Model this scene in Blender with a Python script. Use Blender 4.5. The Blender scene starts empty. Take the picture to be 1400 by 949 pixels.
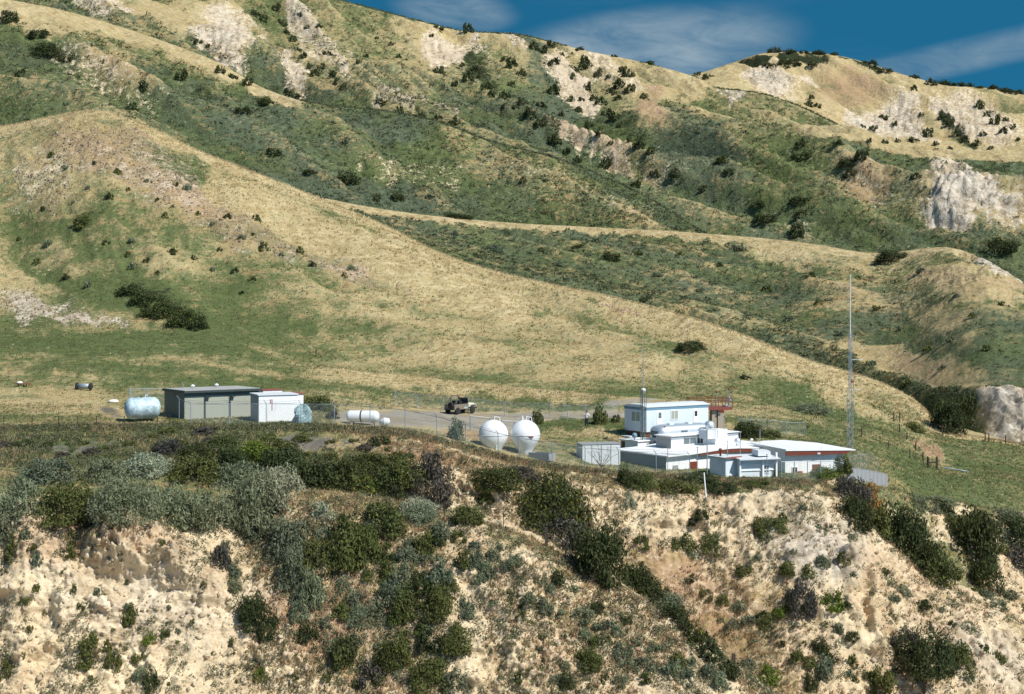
import bpy, math, random
import numpy as np
from mathutils import Vector, Matrix
rng = np.random.default_rng(7)
random.seed(7)
R = math.radians
C = bpy.context.scene.collection
F, HOR, CAMZ = 1944.0, 420.0, 10.4
scene = bpy.context.scene

# ------------------------------------------------------------------ noise
def _h(ix, iy, s):
    n = (ix.astype(np.int64)*374761393 + iy.astype(np.int64)*668265263 + s*1442695041) & 0xffffffff
    n = ((n ^ (n >> 13))*1274126177) & 0xffffffff
    n = (n ^ (n >> 16)) & 0xffff
    return n.astype(np.float32)*(2*math.pi/65536.0)
def noise(x, y, s=0):
    x = np.asarray(x, np.float64); y = np.asarray(y, np.float64)
    ix = np.floor(x); iy = np.floor(y)
    fx = (x-ix).astype(np.float32); fy = (y-iy).astype(np.float32)
    ux = fx*fx*fx*(fx*(fx*6-15)+10); uy = fy*fy*fy*(fy*(fy*6-15)+10)
    def g(dx, dy):
        a = _h(ix+dx, iy+dy, s)
        return np.cos(a)*(fx-dx)+np.sin(a)*(fy-dy)
    a = g(0, 0); b = g(1, 0); c = g(0, 1); d = g(1, 1)
    return (a+(b-a)*ux + (c-a+(a-b-c+d)*ux)*uy)*1.5
def fbm(x, y, o=4, s=0, gain=.5):
    r = 0; a = 1.0; t = 0
    for i in range(o):
        r = r + a*noise(x*2.03**i+i*17.3, y*2.03**i-i*9.1, s+i); t += a; a *= gain
    return r/t
def ridged(x, y, o=3, s=0):
    r = 0; a = 1.0; t = 0
    for i in range(o):
        r = r + a*(1-2*np.abs(noise(x*2.1**i+i*5.2, y*2.1**i+i*3.7, s+i))); t += a; a *= .5
    return r/t
def sstep(a, b, x):
    t = np.clip((x-a)/(b-a), 0, 1); return t*t*(3-2*t)

# ------------------------------------------------------------------ land: crest and valley lines as (bearing, drop, distance)
def pchip_slopes(X, Yv):
    h = np.diff(X, axis=0); d = np.diff(Yv, axis=0)/h
    m = np.zeros_like(Yv)
    w1 = 2*h[1:]+h[:-1]; w2 = h[1:]+2*h[:-1]
    same = d[1:]*d[:-1] > 0
    with np.errstate(divide='ignore', invalid='ignore'):
        mm = (w1+w2)/(w1/d[:-1]+w2/d[1:])
    m[1:-1] = np.where(same, mm, 0)
    m[0] = d[0]; m[-1] = d[-1]
    return m
def pchip1(xk, yk, x):
    xk = np.array(xk, float)[:, None]; yk = np.array(yk, float)[:, None]
    m = pchip_slopes(xk, yk)[:, 0]; xk = xk[:, 0]; yk = yk[:, 0]
    xc = np.clip(x, xk[0], xk[-1])
    i = np.clip(np.searchsorted(xk, xc)-1, 0, len(xk)-2)
    h = xk[i+1]-xk[i]; t = (xc-xk[i])/h
    return (yk[i]*(1+2*t)*(1-t)**2 + h*m[i]*t*(1-t)**2 + yk[i+1]*t*t*(3-2*t) + h*m[i+1]*t*t*(t-1))
inner = np.arange(-160, 1561, 2.0)
og = np.cumsum(np.linspace(3, 60, 70))
cols = np.concatenate([(-160-og)[::-1], inner, 1560+og])
NC = len(cols)
CUR = [
 ('F1', [(0,955,91),(300,952,92),(600,985,90),(900,1060,86),(1060,1110,84),(1400,1300,80)]),
 ('F2', [(0,688,100),(60,685,100),(120,700,100.5),(200,704,101),(260,722,101),(330,722,102),(400,672,104),(530,686,104),(610,706,103),(680,724,102),(745,748,101),(830,792,99),(900,842,97),(1000,916,94),(1060,960,92),(1200,1060,88),(1400,1200,85)]),
 ('F3', [(0,640,110),(300,640,111),(400,652,112),(470,668,112),(530,700,112),(600,735,112),(700,775,111),(830,835,109),(900,890,107),(1000,965,104),(1100,1010,100),(1200,1070,98),(1400,1210,95)]),
 ('R1', [(0,598,119),(200,595,121),(415,598,120.5),(560,608,120),(700,640,118.5),(800,655,118.5),(900,664,118.5),(1000,668,118.5),(1080,668,119),(1130,674,119),(1200,724,117.5),(1260,776,116),(1330,818,115),(1400,852,114),(1600,950,112)]),
 ('R2', [(0,591,120.6),(200,588,122.6),(415,590,122),(560,600,121.5),(700,633,120),(800,648,120),(900,655,120),(1000,660,120.2),(1090,664,121),(1150,688,121.5),(1200,744,121),(1260,796,120.5),(1330,838,120),(1400,872,119.5),(1600,960,118)]),
 ('E1', [(0,584,122.4),(200,581,124.4),(415,581,124.2),(500,585,123.7),(560,591,123.2),(650,614,122),(700,627,121.6),(800,642,121.6),(900,650,121.6),(1000,656,121.8),(1100,659,123),(1215,670,128),(1280,688,131),(1400,700,135)]),
 ('M1', [(0,547,140),(200,557,138),(420,562,138),(630,564,151),(700,571,150),(800,578,148),(930,590,143),(1000,597,143),(1162,612,141),(1280,638,149),(1400,650,150)]),
 ('M2', [(-300,440,206),(0,446,205),(100,450,200),(280,457,198),(400,495,187),(600,518,180),(760,534,172),(900,545,166),(1000,551,166),(1100,562,167),(1200,582,170),(1290,597,175),(1400,609,180)]),
 ('H1', [(-400,170,310),(0,172,300),(60,161,300),(130,150,295),(200,172,292),(270,205,290),(350,236,285),(430,268,285),(520,305,280),(600,345,270),(700,377,265),(820,402,255),(900,422,245),(1000,452,235),(1100,490,222),(1200,521,206),(1250,546,198),(1290,585,188),(1400,608,183)]),
 ('V1', [(0,190,325),(130,172,318),(270,225,312),(430,287,308),(600,372,297),(820,432,282),(1000,482,262),(1150,535,243),(1240,562,221),(1300,580,204),(1350,594,194),(1400,607,187)]),
 ('K1', [(0,200,345),(130,185,340),(270,232,336),(430,280,335),(600,337,330),(820,382,320),(1000,422,303),(1120,462,272),(1220,510,242),(1290,532,216),(1345,529,204),(1400,534,197)]),
 ('H2', [(0,215,362),(130,200,362),(300,236,362),(430,268,364),(530,287,385),(620,298,402),(720,306,412),(800,310,420),(1000,322,420),(1100,332,415),(1200,346,408),(1290,338,395),(1340,351,380),(1400,387,350)]),
 ('V2', [(0,225,405),(130,212,402),(300,245,402),(430,280,412),(530,300,432),(620,312,450),(800,325,470),(1000,338,470),(1100,348,462),(1200,362,452),(1290,355,440),(1340,368,425),(1400,404,395)]),
 ('H3', [(-300,-80,660),(17,0,620),(70,10,615),(154,33,610),(240,62,605),(300,86,600),(360,120,600),(411,137,600),(480,147,600),(528,152,600),(604,168,595),(666,192,590),(758,216,575),(837,247,560),(899,278,545),(940,305,530),(1000,336,512),(1100,366,500),(1200,380,492),(1290,374,482),(1400,424,445)]),
 ('V3', [(-300,-40,700),(17,22,660),(154,48,650),(300,100,640),(411,150,640),(528,164,640),(666,204,630),(758,228,612),(837,258,598),(899,288,580),(940,312,566),(1000,338,548),(1100,362,535),(1200,376,525),(1290,370,515),(1400,420,480)]),
 ('J4', [(-300,-90,830),(0,-30,820),(300,45,815),(480,85,810),(600,105,805),(700,135,800),(800,160,800),(920,146,805),(1006,168,790),(1108,182,770),(1160,186,760),(1218,206,735),(1263,212,722),(1400,219,700)]),
 ('U4', [(-300,-110,870),(0,-42,860),(300,30,855),(480,74,850),(600,95,845),(700,120,840),(800,142,840),(900,135,842),(960,152,842),(1006,172,835),(1108,188,815),(1160,194,805),(1218,214,780),(1263,220,765),(1400,228,745)]),
 ('H4', [(-300,-170,1000),(0,-110,1000),(200,-70,1000),(330,-38,1000),(430,-8,1000),(480,4,1000),(580,30,1000),(640,43,1000),(700,46,1000),(760,59,1000),(800,69,1000),(860,81,990),(920,96,980),(955,107,970),(985,121,960),(1020,124,955),(1060,133,945),(1126,161,930),(1180,191,915),(1220,212,900),(1263,226,890),(1400,240,860)]),
 ('V5', [(-300,-120,1100),(200,-20,1100),(480,40,1100),(700,80,1110),(860,105,1120),(955,128,1120),(1020,142,1110),(1126,178,1080),(1180,203,1060),(1220,220,1040),(1400,236,1000)]),
 ('H5', [(-300,-60,1500),(480,75,1500),(700,100,1500),(900,107,1500),(955,100,1500),(1000,86,1500),(1050,72,1500),(1100,71,1500),(1150,77,1500),(1200,91,1490),(1250,106,1480),(1300,117,1480),(1345,119,1490),(1400,129,1480),(1700,210,1450)]),
]
K = []
# unseen ground in front of the lens: a canyon the picture looks across
K.append((np.full(NC, 2.0), np.full(NC, CAMZ-1.7)))
K.append((np.full(NC, 9.0), np.full(NC, CAMZ-6.0)))
K.append((np.full(NC, 45.0), np.full(NC, -27.0)))
K.append((np.full(NC, 72.0), np.full(NC, -27.0)))
for nm, pts in CUR:
    a = list(zip(*pts))
    py = pchip1(a[0], a[1], cols); yy = pchip1(a[0], a[2], cols)
    # outside the picture lines run level
    K.append((yy, CAMZ-(py-HOR)*yy/F))
last = K[-1]
K.append((last[0]+500, last[1]-150)); K.append((np.full(NC, 3500.0), np.full(NC, -20.0))); K.append((np.full(NC, 9000.0), np.full(NC, -20.0)))
KY = np.array([k[0] for k in K]); KZ = np.array([k[1] for k in K])
for i in range(1, len(KY)):
    KY[i] = np.maximum(KY[i], KY[i-1]+.6)
KM = pchip_slopes(KY, KZ)
#        canyon      F1   F2  F3  R1  R2  E1  M1  M2  H1 V1 K1 H2 V2  H3 V3  J4 U4 H4 V5 H5  tail
SEGN = [6, 8, 4, 6, 250, 26, 160, 14, 70, 90, 90, 180, 8, 90, 100, 8, 160, 8, 120, 8, 80, 8, 100, 8, 6, 4]
SEGID = [-4, -3, -2, -1, 1, 2, 3, 4, 5, 6, 7, 8, 9, 10, 11, 12, 13, 14, 15, 16, 17, 18, 19, 20, 21, 22]
ry, rz_, rseg, rt = [], [], [], []
for i in range(len(KY)-1):
    n = SEGN[i]
    for k in range(n):
        t = k/n
        h = KY[i+1]-KY[i]
        ry.append(KY[i]+t*h)
        rz_.append(KZ[i]*(1+2*t)*(1-t)**2 + h*KM[i]*t*(1-t)**2 + KZ[i+1]*t*t*(3-2*t) + h*KM[i+1]*t*t*(t-1))
        rseg.append(SEGID[i]); rt.append(t)
ry.append(KY[-1]); rz_.append(KZ[-1]); rseg.append(22); rt.append(1)
GY = np.array(ry); GZ = np.array(rz_); seg = np.array(rseg); tt = np.array(rt, np.float32)
NR = len(seg)
GX = (cols[None, :]-700)/F*GY
PXg = np.broadcast_to(cols[None, :], GY.shape)
def project(): return HOR+(CAMZ-GZ)*F/np.maximum(GY, .1)
PYg = project()
SEG = np.broadcast_to(seg[:, None], GY.shape); TT = np.broadcast_to(tt[:, None], GY.shape)
bell = np.sqrt(np.clip(np.sin(np.pi*TT), 0, 1))

# ------------------------------------------------------------------ ground cover (what grows or lies where)
cov = {k: np.zeros(GY.shape, np.float32) for k in 'grdpkbw'}
w1 = fbm(GX/GY*60, GZ/GY*60+GY*.004, 5, 11, .62)*1.0
w2 = fbm(GX/GY*60+9, GZ/GY*60+GY*.004, 5, 12, .62)*1.0
JX = PXg+w1*30; JY = PYg+w2*24
JX0, JY0 = JX, JY
def setc(lo, hi, **kw):
    m = (SEG >= lo) & (SEG <= hi)
    for k, v in kw.items(): cov[k][m] = v
def blob(lo, hi, x, y, rx, ry, ang, **kw):
    r0 = np.searchsorted(seg, lo); r1 = np.searchsorted(seg, hi, 'right')
    ext = max(rx, ry)*1.9+50
    c0 = np.searchsorted(cols, x-ext); c1 = np.searchsorted(cols, x+ext)
    dx = JX[r0:r1, c0:c1]-x; dy = JY[r0:r1, c0:c1]-y
    ca, sa = math.cos(R(ang)), math.sin(R(ang))
    q = ((dx*ca+dy*sa)/rx)**2+((-dx*sa+dy*ca)/ry)**2
    w = np.exp(-q**1.5*.8)
    for k, v in kw.items():
        a = cov[k][r0:r1, c0:c1]; a += (v-a)*w
def line(lo, hi, pts, wd, **kw):
    r0 = np.searchsorted(seg, lo); r1 = np.searchsorted(seg, hi, 'right')
    q = np.full(JX[r0:r1].shape, 1e9)
    for (x0, y0), (x1, y1) in zip(pts[:-1], pts[1:]):
        dx, dy = x1-x0, y1-y0
        t = np.clip(((JX[r0:r1]-x0)*dx+(JY[r0:r1]-y0)*dy)/(dx*dx+dy*dy), 0, 1)
        q = np.minimum(q, ((JX[r0:r1]-x0-t*dx)**2+(JY[r0:r1]-y0-t*dy)**2)/wd**2)
    w = np.exp(-q**1.5*.8)
    for k, v in kw.items():
        a = cov[k][r0:r1]; a += (v-a)*w
# near cliff and bluff: pale earth
setc(-4, 1, r=.9, g=.3, p=.35)
setc(2, 5, r=.66, g=.46, p=.45)
setc(6, 7, g=.5, b=.25)
setc(8, 9, g=.3)
setc(10, 11, g=.8, b=.5)
setc(12, 12, g=.5)
setc(13, 13, g=.8, b=.45)
setc(14, 15, g=.8, b=.5)
setc(16, 17, g=.6, b=.3)
setc(18, 22, g=.08)
# dry grass along crests
def crest(s_up, lo, amt, **kw):
    m = (SEG == s_up) & (TT > lo)
    w = np.where(m, sstep(lo, 1.0, TT), 0)*amt
    for k, v in kw.items(): cov[k] = cov[k]+(v-cov[k])*w
crest(11, .9, 1.0, g=-.1, b=0)
m = (SEG == 12); cov['g'][m] = -.1
crest(13, .86, .8, g=.15, b=.1)
m = (SEG == 2) & (PXg < 460)
cov['r'][m] = .1; cov['g'][m] = .6
m = ((SEG >= 3) & (SEG <= 5))*sstep(620, 440, PXg+w1*40)
for k_, v_ in (('r', .10), ('g', .78), ('p', .2)): cov[k_] += (v_-cov[k_])*m
# --- near slope
blob(1,1, 60,860,150,170,0, p=.15, r=1.0)
blob(1,1, 200,830,130,60,10, r=1.0, p=0, g=.05, w=.5)
blob(1,1, 60,740,90,50,0, p=.75)
blob(1,1, 178,742,52,30,8, p=1.0, r=.95)
blob(1,1, 240,768,34,22,10, p=.8)
blob(1,2, 500,690,120,26,8, r=0, g=.15, p=.25)
blob(1,2, 440,668,70,14,6, r=0, g=.2, p=.1)
blob(1,1, 470,860,110,60,20, p=.95, r=.35)
blob(1,1, 560,750,130,50,15, p=.7, r=.45, g=.55)
blob(1,1, 420,760,90,60,30, p=.6, r=.4, g=.6)
blob(1,1, 690,810,90,90,30, r=1.05, p=.15)
blob(1,1, 640,900,60,80,0, r=1.05, p=.1)
blob(1,1, 790,850,90,60,40, p=.55, r=.55, g=.5)
blob(1,1, 880,880,110,40,38, g=.6, r=.5, p=.4)
blob(1,1, 850,920,60,40,0, p=.75, r=.6)
blob(1,1, 700,740,120,18,25, g=.6, r=.35, p=.5)
blob(1,1, 540,910,80,60,0, p=.6, r=.5, g=.5)
blob(1,2, 760,860,200,90,35, p=.5, g=.5)
# --- bluff below the station
blob(3,3, 650,680,60,40,40, r=1.0, p=.2)
blob(3,5, 830,680,50,28,35, r=1.0, p=.45)
blob(3,3, 900,720,80,40,20, r=1.05, p=.05)
blob(3,3, 930,800,80,50,30, p=.75, r=.42, g=.12)
blob(3,3, 1000,880,90,60,0, p=.85, r=.4)
blob(3,3, 1070,720,90,45,20, r=1.0, p=.25, w=.3)
blob(3,3, 1120,760,60,40,0, r=.9, w=1)
blob(3,3, 1170,850,60,60,-20, r=1.0, p=.2)
blob(3,3, 1250,820,70,30,38, p=.6, r=.6, g=.4)
blob(3,3, 1350,910,70,40,20, r=1.0, p=.2, w=.6)
blob(3,3, 1080,880,60,40,0, g=.6, r=.5)
blob(3,5, 1000,665,200,8,0, g=.65, r=.2, p=.3)
blob(3,5, 760,640,160,14,10, g=.5, r=.3, p=.6)
blob(5,5, 1300,780,120,50,40, g=.75, r=.3, p=.4)
blob(5,5, 1390,800,60,60,40, r=.8, p=.5, g=.5)
blob(5,6, 1300,690,130,22,5, g=.7, r=.15, b=.3)
blob(5,5, 1320,725,60,30,35, r=.9, p=.3)
# flat behind the near hedge, dark soil heap, weeds
blob(2,5, 440,606,105,11,5, k=.62, w=1, g=.5)
blob(2,5, 120,612,90,9,-2, k=.5, w=1)
blob(2,5, 600,628,130,16,14, p=.8, g=.35, r=.3)
blob(2,5, 250,600,200,8,0, g=.75)
blob(6,6, 230,583,300,5,0, p=.7, g=.4)
JX = PXg+w1*6; JY = PYg+w2*3
# --- station ground
line(6,7, [(470,572),(560,574),(640,583),(720,584)], 12, k=.68, w=0, g=.1)
line(6,7, [(540,567),(700,570),(830,566),(960,566)], 7, k=.62, w=0, g=.1)
line(6,7, [(830,552),(940,538)], 6, k=.6, w=0)
blob(6,6, 680,598,90,10,5, p=.7, k=.3, g=.3)
blob(6,6, 150,562,26,9,20, k=.62, w=1, g=.4)
blob(6,6, 830,592,60,8,3, g=.1, p=.3)
JX, JY = JX0, JY0
blob(6,7, 800,578,90,9,0, g=.95, b=.1)
blob(6,7, 1120,585,60,12,15, g=.75)
blob(6,7, 1230,600,100,30,10, g=.62)
blob(6,7, 1320,650,120,40,0, g=.75, b=.1)
blob(6,7, 1270,615,30,8,30, p=1.0, g=.1)
blob(6,7, 60,470,160,14,2, g=.95)
blob(6,7, 330,475,220,13,3, g=.95)
blob(6,7, 470,478,160,9,4, g=.9)
blob(8,8, 380,440,130,10,6, g=.7)
blob(6,7, 120,505,120,10,3, g=.85)
blob(6,7, 300,522,160,9,2, g=.9)
blob(6,7, 80,548,100,18,0, g=.25, p=.3)
blob(6,7, 600,515,160,24,4, g=.02)
blob(6,7, 560,540,160,10,4, g=.6)
blob(6,7, 840,530,160,20,4, g=.1, p=.4)
blob(6,7, 700,552,120,8,2, g=.6, p=.5)
# --- golden hill
blob(8,8, 150,210,130,45,5, r=.40, g=.40, p=.6)
blob(8,8, 260,270,150,40,25, r=.45, g=.44, p=.65, w=.6)
blob(8,8, 60,260,60,40,0, r=.5, g=.45)
blob(8,8, 190,300,120,22,15, g=.62)
blob(8,8, 420,330,90,16,25, g=.5)
blob(8,8, 520,400,80,12,25, g=.6)
blob(8,8, 330,370,150,16,12, g=.62)
blob(8,8, 640,440,120,10,12, g=.55)
blob(8,8, 900,480,120,9,12, g=.5)
blob(8,8, 470,455,110,8,5, g=.55)
blob(8,8, 240,230,50,18,20, g=.7, d=.25)
blob(8,8, 130,260,40,26,0, g=.65, d=.2)
blob(8,8, 330,325,110,30,20, r=.46, g=.42, p=.6, w=.6)
blob(8,8, 470,370,70,22,25, r=.45, g=.34, p=.6, w=.6)
blob(8,8, 855,430,40,12,10, r=.5, p=.7)
blob(8,8, 130,330,130,30,10, g=.5)
blob(8,8, 330,410,140,30,10, g=.6)
blob(8,8, 130,395,120,16,22, g=.85, b=.3)
blob(8,8, 225,415,70,20,27, g=1.2, d=.55)
blob(8,8, 40,420,70,22,8, r=.62, p=.35, w=.8, g=.5)
blob(8,8, 120,436,60,8,6, r=.65, w=.8, g=.5)
blob(8,8, 580,420,130,20,25, g=.35)
blob(8,8, 740,440,120,16,14, g=.3)
line(8,8, [(700,378),(860,470),(1000,505),(1100,545)], 16, g=.55)
blob(8,8, 1110,560,50,8,22, g=1.0, d=.4, r=.3, w=.7)
blob(8,8, 1270,545,16,20,0, g=.7)
# --- dark green face behind it
blob(10,11, 1080,352,55,14,10, g=.0, b=0)
blob(10,11, 1330,390,120,26,10, g=.1, p=.4, b=.1)
blob(10,11, 1280,440,60,26,10, g=.3, p=.3)
blob(10,11, 1170,395,60,30,0, g=.45, p=.4)
blob(10,11, 1240,500,110,16,14, g=.1, p=.4)
blob(10,11, 960,380,60,20,10, g=.6, p=.5)
blob(10,11, 1000,440,90,12,10, g=.55)
blob(10,10, 1375,575,36,44,0, r=1.1, w=1, g=.2)
blob(10,10, 1290,590,26,14,0, r=.5, g=.9)
blob(11,12, 1370,370,60,8,22, r=.9, w=1)
blob(11,11, 1340,357,30,7,20, r=.7, w=1)
# --- third ridge
line(13,13, [(-60,-30),(17,6),(154,40),(240,70),(330,105)], 17, g=-.05, b=0)
blob(13,13, 30,30,90,20,12, g=.0, b=0)
blob(13,13, 170,65,120,14,15, g=.25, p=.4)
blob(13,13, 140,110,80,30,20, r=.45, p=.6, g=.6)
blob(13,13, 60,90,60,20,30, d=.4, g=1.0)
blob(13,13, 350,185,100,40,15, g=.95, b=.6)
blob(13,13, 560,230,80,10,4, r=.5, p=.4)
line(13,13, [(530,250),(650,235),(760,260),(880,300)], 14, g=.62, p=.55, r=.3)
blob(13,13, 640,190,90,22,12, g=.62, b=.1)
blob(13,13, 700,210,70,16,18, g=.65, b=.1)
blob(13,13, 500,275,110,22,8, g=1.0, b=.9)
blob(13,13, 860,295,40,12,20, g=.2)
blob(13,13, 520,175,90,14,5, g=.9, b=.7)
# --- main ridge
blob(15,15, 130,20,30,16,60, r=.7, w=.6)
line(15,17, [(130,-10),(170,22)], 16, r=.75, w=.6)
blob(15,17, 230,30,80,26,10, g=.1, p=.2)
blob(15,17, 315,50,42,30,30, r=1.05, w=.75, g=.1)
line(15,17, [(275,55),(325,100)], 14, r=.7, w=.7)
line(15,17, [(400,20),(430,60),(470,110)], 15, r=.75, w=.6, d=.4)
line(15,17, [(350,20),(390,60),(430,125)], 12, g=.7, d=.2)
blob(15,17, 440,80,30,40,50, r=.5, g=.5)
line(15,15, [(390,100),(411,132)], 10, r=.8, w=.6)
line(15,15, [(470,135),(560,152),(620,165)], 9, r=.7, d=.5, w=.5)
blob(15,17, 530,60,120,14,10, g=.7, b=0)
blob(15,17, 560,38,60,9,12, g=.9, b=0)
blob(15,17, 560,90,60,18,20, g=.0, p=.2)
blob(15,17, 480,100,40,12,30, g=.0)
blob(15,17, 540,125,60,9,15, g=.1)
line(15,17, [(590,72),(640,85),(665,105)], 15, r=.85, w=.55, p=.5)
line(15,17, [(650,95),(680,120),(730,165),(760,195)], 13, d=.6, g=.9, r=.2)
line(15,15, [(730,165),(775,195),(840,225)], 10, r=.75, p=.7, w=.4)
blob(17,17, 620,58,70,12,5, g=.0)
line(17,17, [(685,50),(710,85)], 9, r=.7, w=.6, p=.3)
line(15,17, [(760,95),(785,130),(800,140)], 17, r=.95, p=.5, w=.55)
blob(15,17, 830,100,50,24,40, r=.7, p=.4, w=.5, g=.3)
line(15,17, [(700,60),(740,110),(790,160),(850,200)], 12, d=.3, g=1.0, b=.8)
blob(15,17, 760,170,70,30,30, g=1.0, b=.8)
blob(17,17, 900,110,60,14,20, g=-.1, b=0)
line(17,17, [(790,70),(880,95),(960,125)], 12, g=-.1, b=0)
line(15,17, [(900,120),(880,160),(900,190)], 16, p=.6, g=.2, r=.25)
blob(15,15, 840,190,60,20,20, g=.95, b=.3)
blob(15,15, 870,245,50,16,20, r=.5, p=.7, g=.5)
blob(15,15, 1010,220,60,26,20, g=.6, p=.6, b=.2)
blob(15,15, 1060,240,70,26,0, g=.9, b=.1)
blob(15,15, 1110,300,110,30,0, g=.95, b=.4)
blob(15,15, 960,230,60,40,30, g=1.0, b=.7)
blob(15,15, 1180,280,50,26,20, r=.4, p=.7, g=.5)
blob(15,15, 1302,262,24,30,-20, r=.9, w=1.0, g=.35)
blob(15,15, 1312,300,48,26,0, r=1.0, w=1.0, g=.3)
blob(15,15, 1362,312,46,18,16, r=.9, w=1.0, g=.3)
blob(15,15, 1300,318,26,10,10, r=.8, w=1, g=.4)
line(15,15, [(1290,232),(1310,262)], 14, r=.75, p=.4, w=.6)
blob(15,15, 1080,312,26,10,0, r=.4, p=.9)
blob(15,16, 1180,196,120,9,8, g=.4, b=0)
blob(15,15, 1350,245,60,14,12, g=.75, p=.4)
blob(15,15, 960,165,60,10,15, g=.5)
blob(16,17, 1005,143,10,9,-45, r=1.2, w=1)
blob(17,17, 990,135,20,9,0, r=.5, w=.8)
JX = PXg+w1*14; JY = PYg+w2*7
# --- far dome
line(19,19, [(985,93),(1050,92),(1080,84),(1130,90)], 5, d=.85)
line(19,19, [(1000,84),(1040,71),(1180,76)], 3.5, d=.8)
blob(19,19, 1085,82,16,8,20, d=.8)
blob(19,19, 1115,78,14,4,0, d=1.0)
line(19,19, [(1150,78),(1200,98),(1225,97)], 5, d=.85)
line(19,19, [(1180,83),(1260,106),(1300,116)], 4, d=.85)
line(19,20, [(1300,116),(1345,119),(1410,131)], 4.5, d=.95)
blob(19,19, 1385,130,14,4,10, d=1.0)
blob(19,19, 1058,120,34,18,20, r=1.1, w=.8)
blob(19,19, 1035,116,22,10,0, r=.9, w=.8)
blob(19,19, 1105,112,14,9,30, r=1.0, w=.8)
blob(19,19, 1150,125,60,26,10, p=.65, g=0)
blob(19,19, 1110,135,12,14,40, g=.6)
blob(19,19, 1215,165,46,22,-20, r=1.1, w=.75, p=.1)
blob(19,19, 1175,170,26,16,30, r=.9, w=.8)
blob(19,19, 1240,190,50,10,10, r=.95, w=.7)
line(19,19, [(1230,150),(1260,185)], 9, r=1.0, w=.8)
blob(19,19, 1330,155,50,16,15, r=.9, w=.6, p=.4)
blob(19,19, 1350,180,60,20,20, r=.75, w=.6, p=.3)
line(19,19, [(1280,155),(1320,190)], 8, r=.9, w=.6)
line(19,19, [(1290,165),(1330,205)], 7, d=.7, g=.8)
line(19,19, [(1330,150),(1370,175)], 6, d=.6, g=.6)
line(19,19, [(1210,115),(1290,160)], 5, g=.6)
line(19,19, [(1330,125),(1400,160)], 7, g=.6)
blob(19,19, 1290,135,60,12,15, g=-.1)

# pale grass on the crests
def crestline(s_, wd, x0=-999, x1=3000, **kw):
    r0 = np.searchsorted(seg, s_); r1 = np.searchsorted(seg, s_, 'right')
    dpy = PYg[r0:r1]-PYg[min(r1, NR-1)][None, :]
    w = sstep(wd, wd*.35, dpy+w2[r0:r1]*wd*.9)*sstep(x0, x0+25, PXg[r0:r1])*sstep(x1, x1-25, PXg[r0:r1])
    for k, v in kw.items():
        a = cov[k][r0:r1]; a += (v-a)*w

blob(15,17, 520,100,140,40,15, g=.6)
blob(13,13, 760,240,120,26,20, g=.8)

m = ((SEG >= 3) & (SEG <= 5))*sstep(560, 700, PXg)
cov['p'] += (.62-cov['p'])*m*.45; cov['g'] += (.6-cov['g'])*m*.3
m = ((SEG == 1))*sstep(440, 560, PXg)
cov['p'] += (.55-cov['p'])*m*.35; cov['g'] += (.6-cov['g'])*m*.3
line(8,8, [(300,255),(400,300),(480,340),(600,400),(700,430)], 22, g=-.15, r=.1, p=0)
line(8,8, [(850,425),(1000,475),(1150,520)], 20, g=-.15)
# ------------------------------------------------------------------ relief
CREST = {s_: PYg[np.searchsorted(seg, s_, 'right')].copy() for s_ in (8, 11, 13, 17, 19)}
rock = np.clip(cov['r'], 0, 1)
dY = np.gradient(GY, axis=0); dZ = np.gradient(GZ, axis=0)
arc = np.cumsum(np.sqrt(dY**2+dZ**2), axis=0)
inseg = lambda a, b: ((SEG >= a) & (SEG <= b)).astype(np.float32)
near = inseg(1, 5)
# erosion rills and blocks on the pale near slopes (pushed out along the slope's normal)
u, v = GX, arc
rill = ridged(u/5.0+.4*noise(u/9, v/9, 5), v/16.0, 3, 21)
blk = fbm(u/1.7, v/1.7, 4, 31, .6)
fine = fbm(u/.45, v/.45, 3, 41, .6)
bil = np.abs(noise(u/1.5+.3*blk, v/1.1, 81))+.5*np.abs(noise(u/.6, v/.5, 82))-.4
led = ridged(u/4.0+2, v/1.4, 3, 51)
amp = near*np.clip(rock, .12, 1)
rough = sstep(-.25, .35, fbm(u/7+5, v/7, 3, 83)+.15)
rough *= 1-.85*np.exp(-(((PXg-215+w1*30)/95)**2+((PYg-815+w2*16)/42)**2)**1.5)
D = amp*(rill*.75+ridged(u/11+3, v/30, 2, 84)*.9+rough*(blk*.7+bil*.42+fine*.30+led*.34*np.clip(rock, 0, 1))+fine*.10+blk*.22)*(.35+.65*bell)
D *= sstep(80, 86, GY)
D *= 1-.8*(((SEG == 4) | (SEG == 5))*sstep(1120, 1080, PXg)+((SEG == 3)*sstep(.85, 1, TT)))
def ledge(px, y0, y1, rx, a, tilt=0.0):
    r0 = np.searchsorted(seg, 1); r1 = np.searchsorted(seg, 5, 'right')
    yy = PYg[r0:r1]+w2[r0:r1]*14+blk[r0:r1]*3-(PXg[r0:r1]-px)*tilt
    q = (yy-y0)/(y1-y0)
    D[r0:r1] += a*(.8+.9*blk[r0:r1])*np.where(q < 1, np.clip(q, 0, 1)**1.2, np.clip(1-(q-1)/.30, 0, 1))*np.exp(-(((PXg[r0:r1]-px+w1[r0:r1]*16)/rx)**2)**1.5)
ledge(172, 712, 775, 46, 2.6, .1); ledge(238, 742, 796, 34, 1.9, .2); ledge(292, 806, 838, 22, 1.1); ledge(140, 815, 842, 26, 1.0)
ledge(60, 850, 892, 34, 1.2, -.3); ledge(405, 888, 912, 24, .9); ledge(345, 878, 905, 26, .9); ledge(30, 790, 820, 26, .9); ledge(265, 730, 752, 24, .9, .2)
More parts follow.
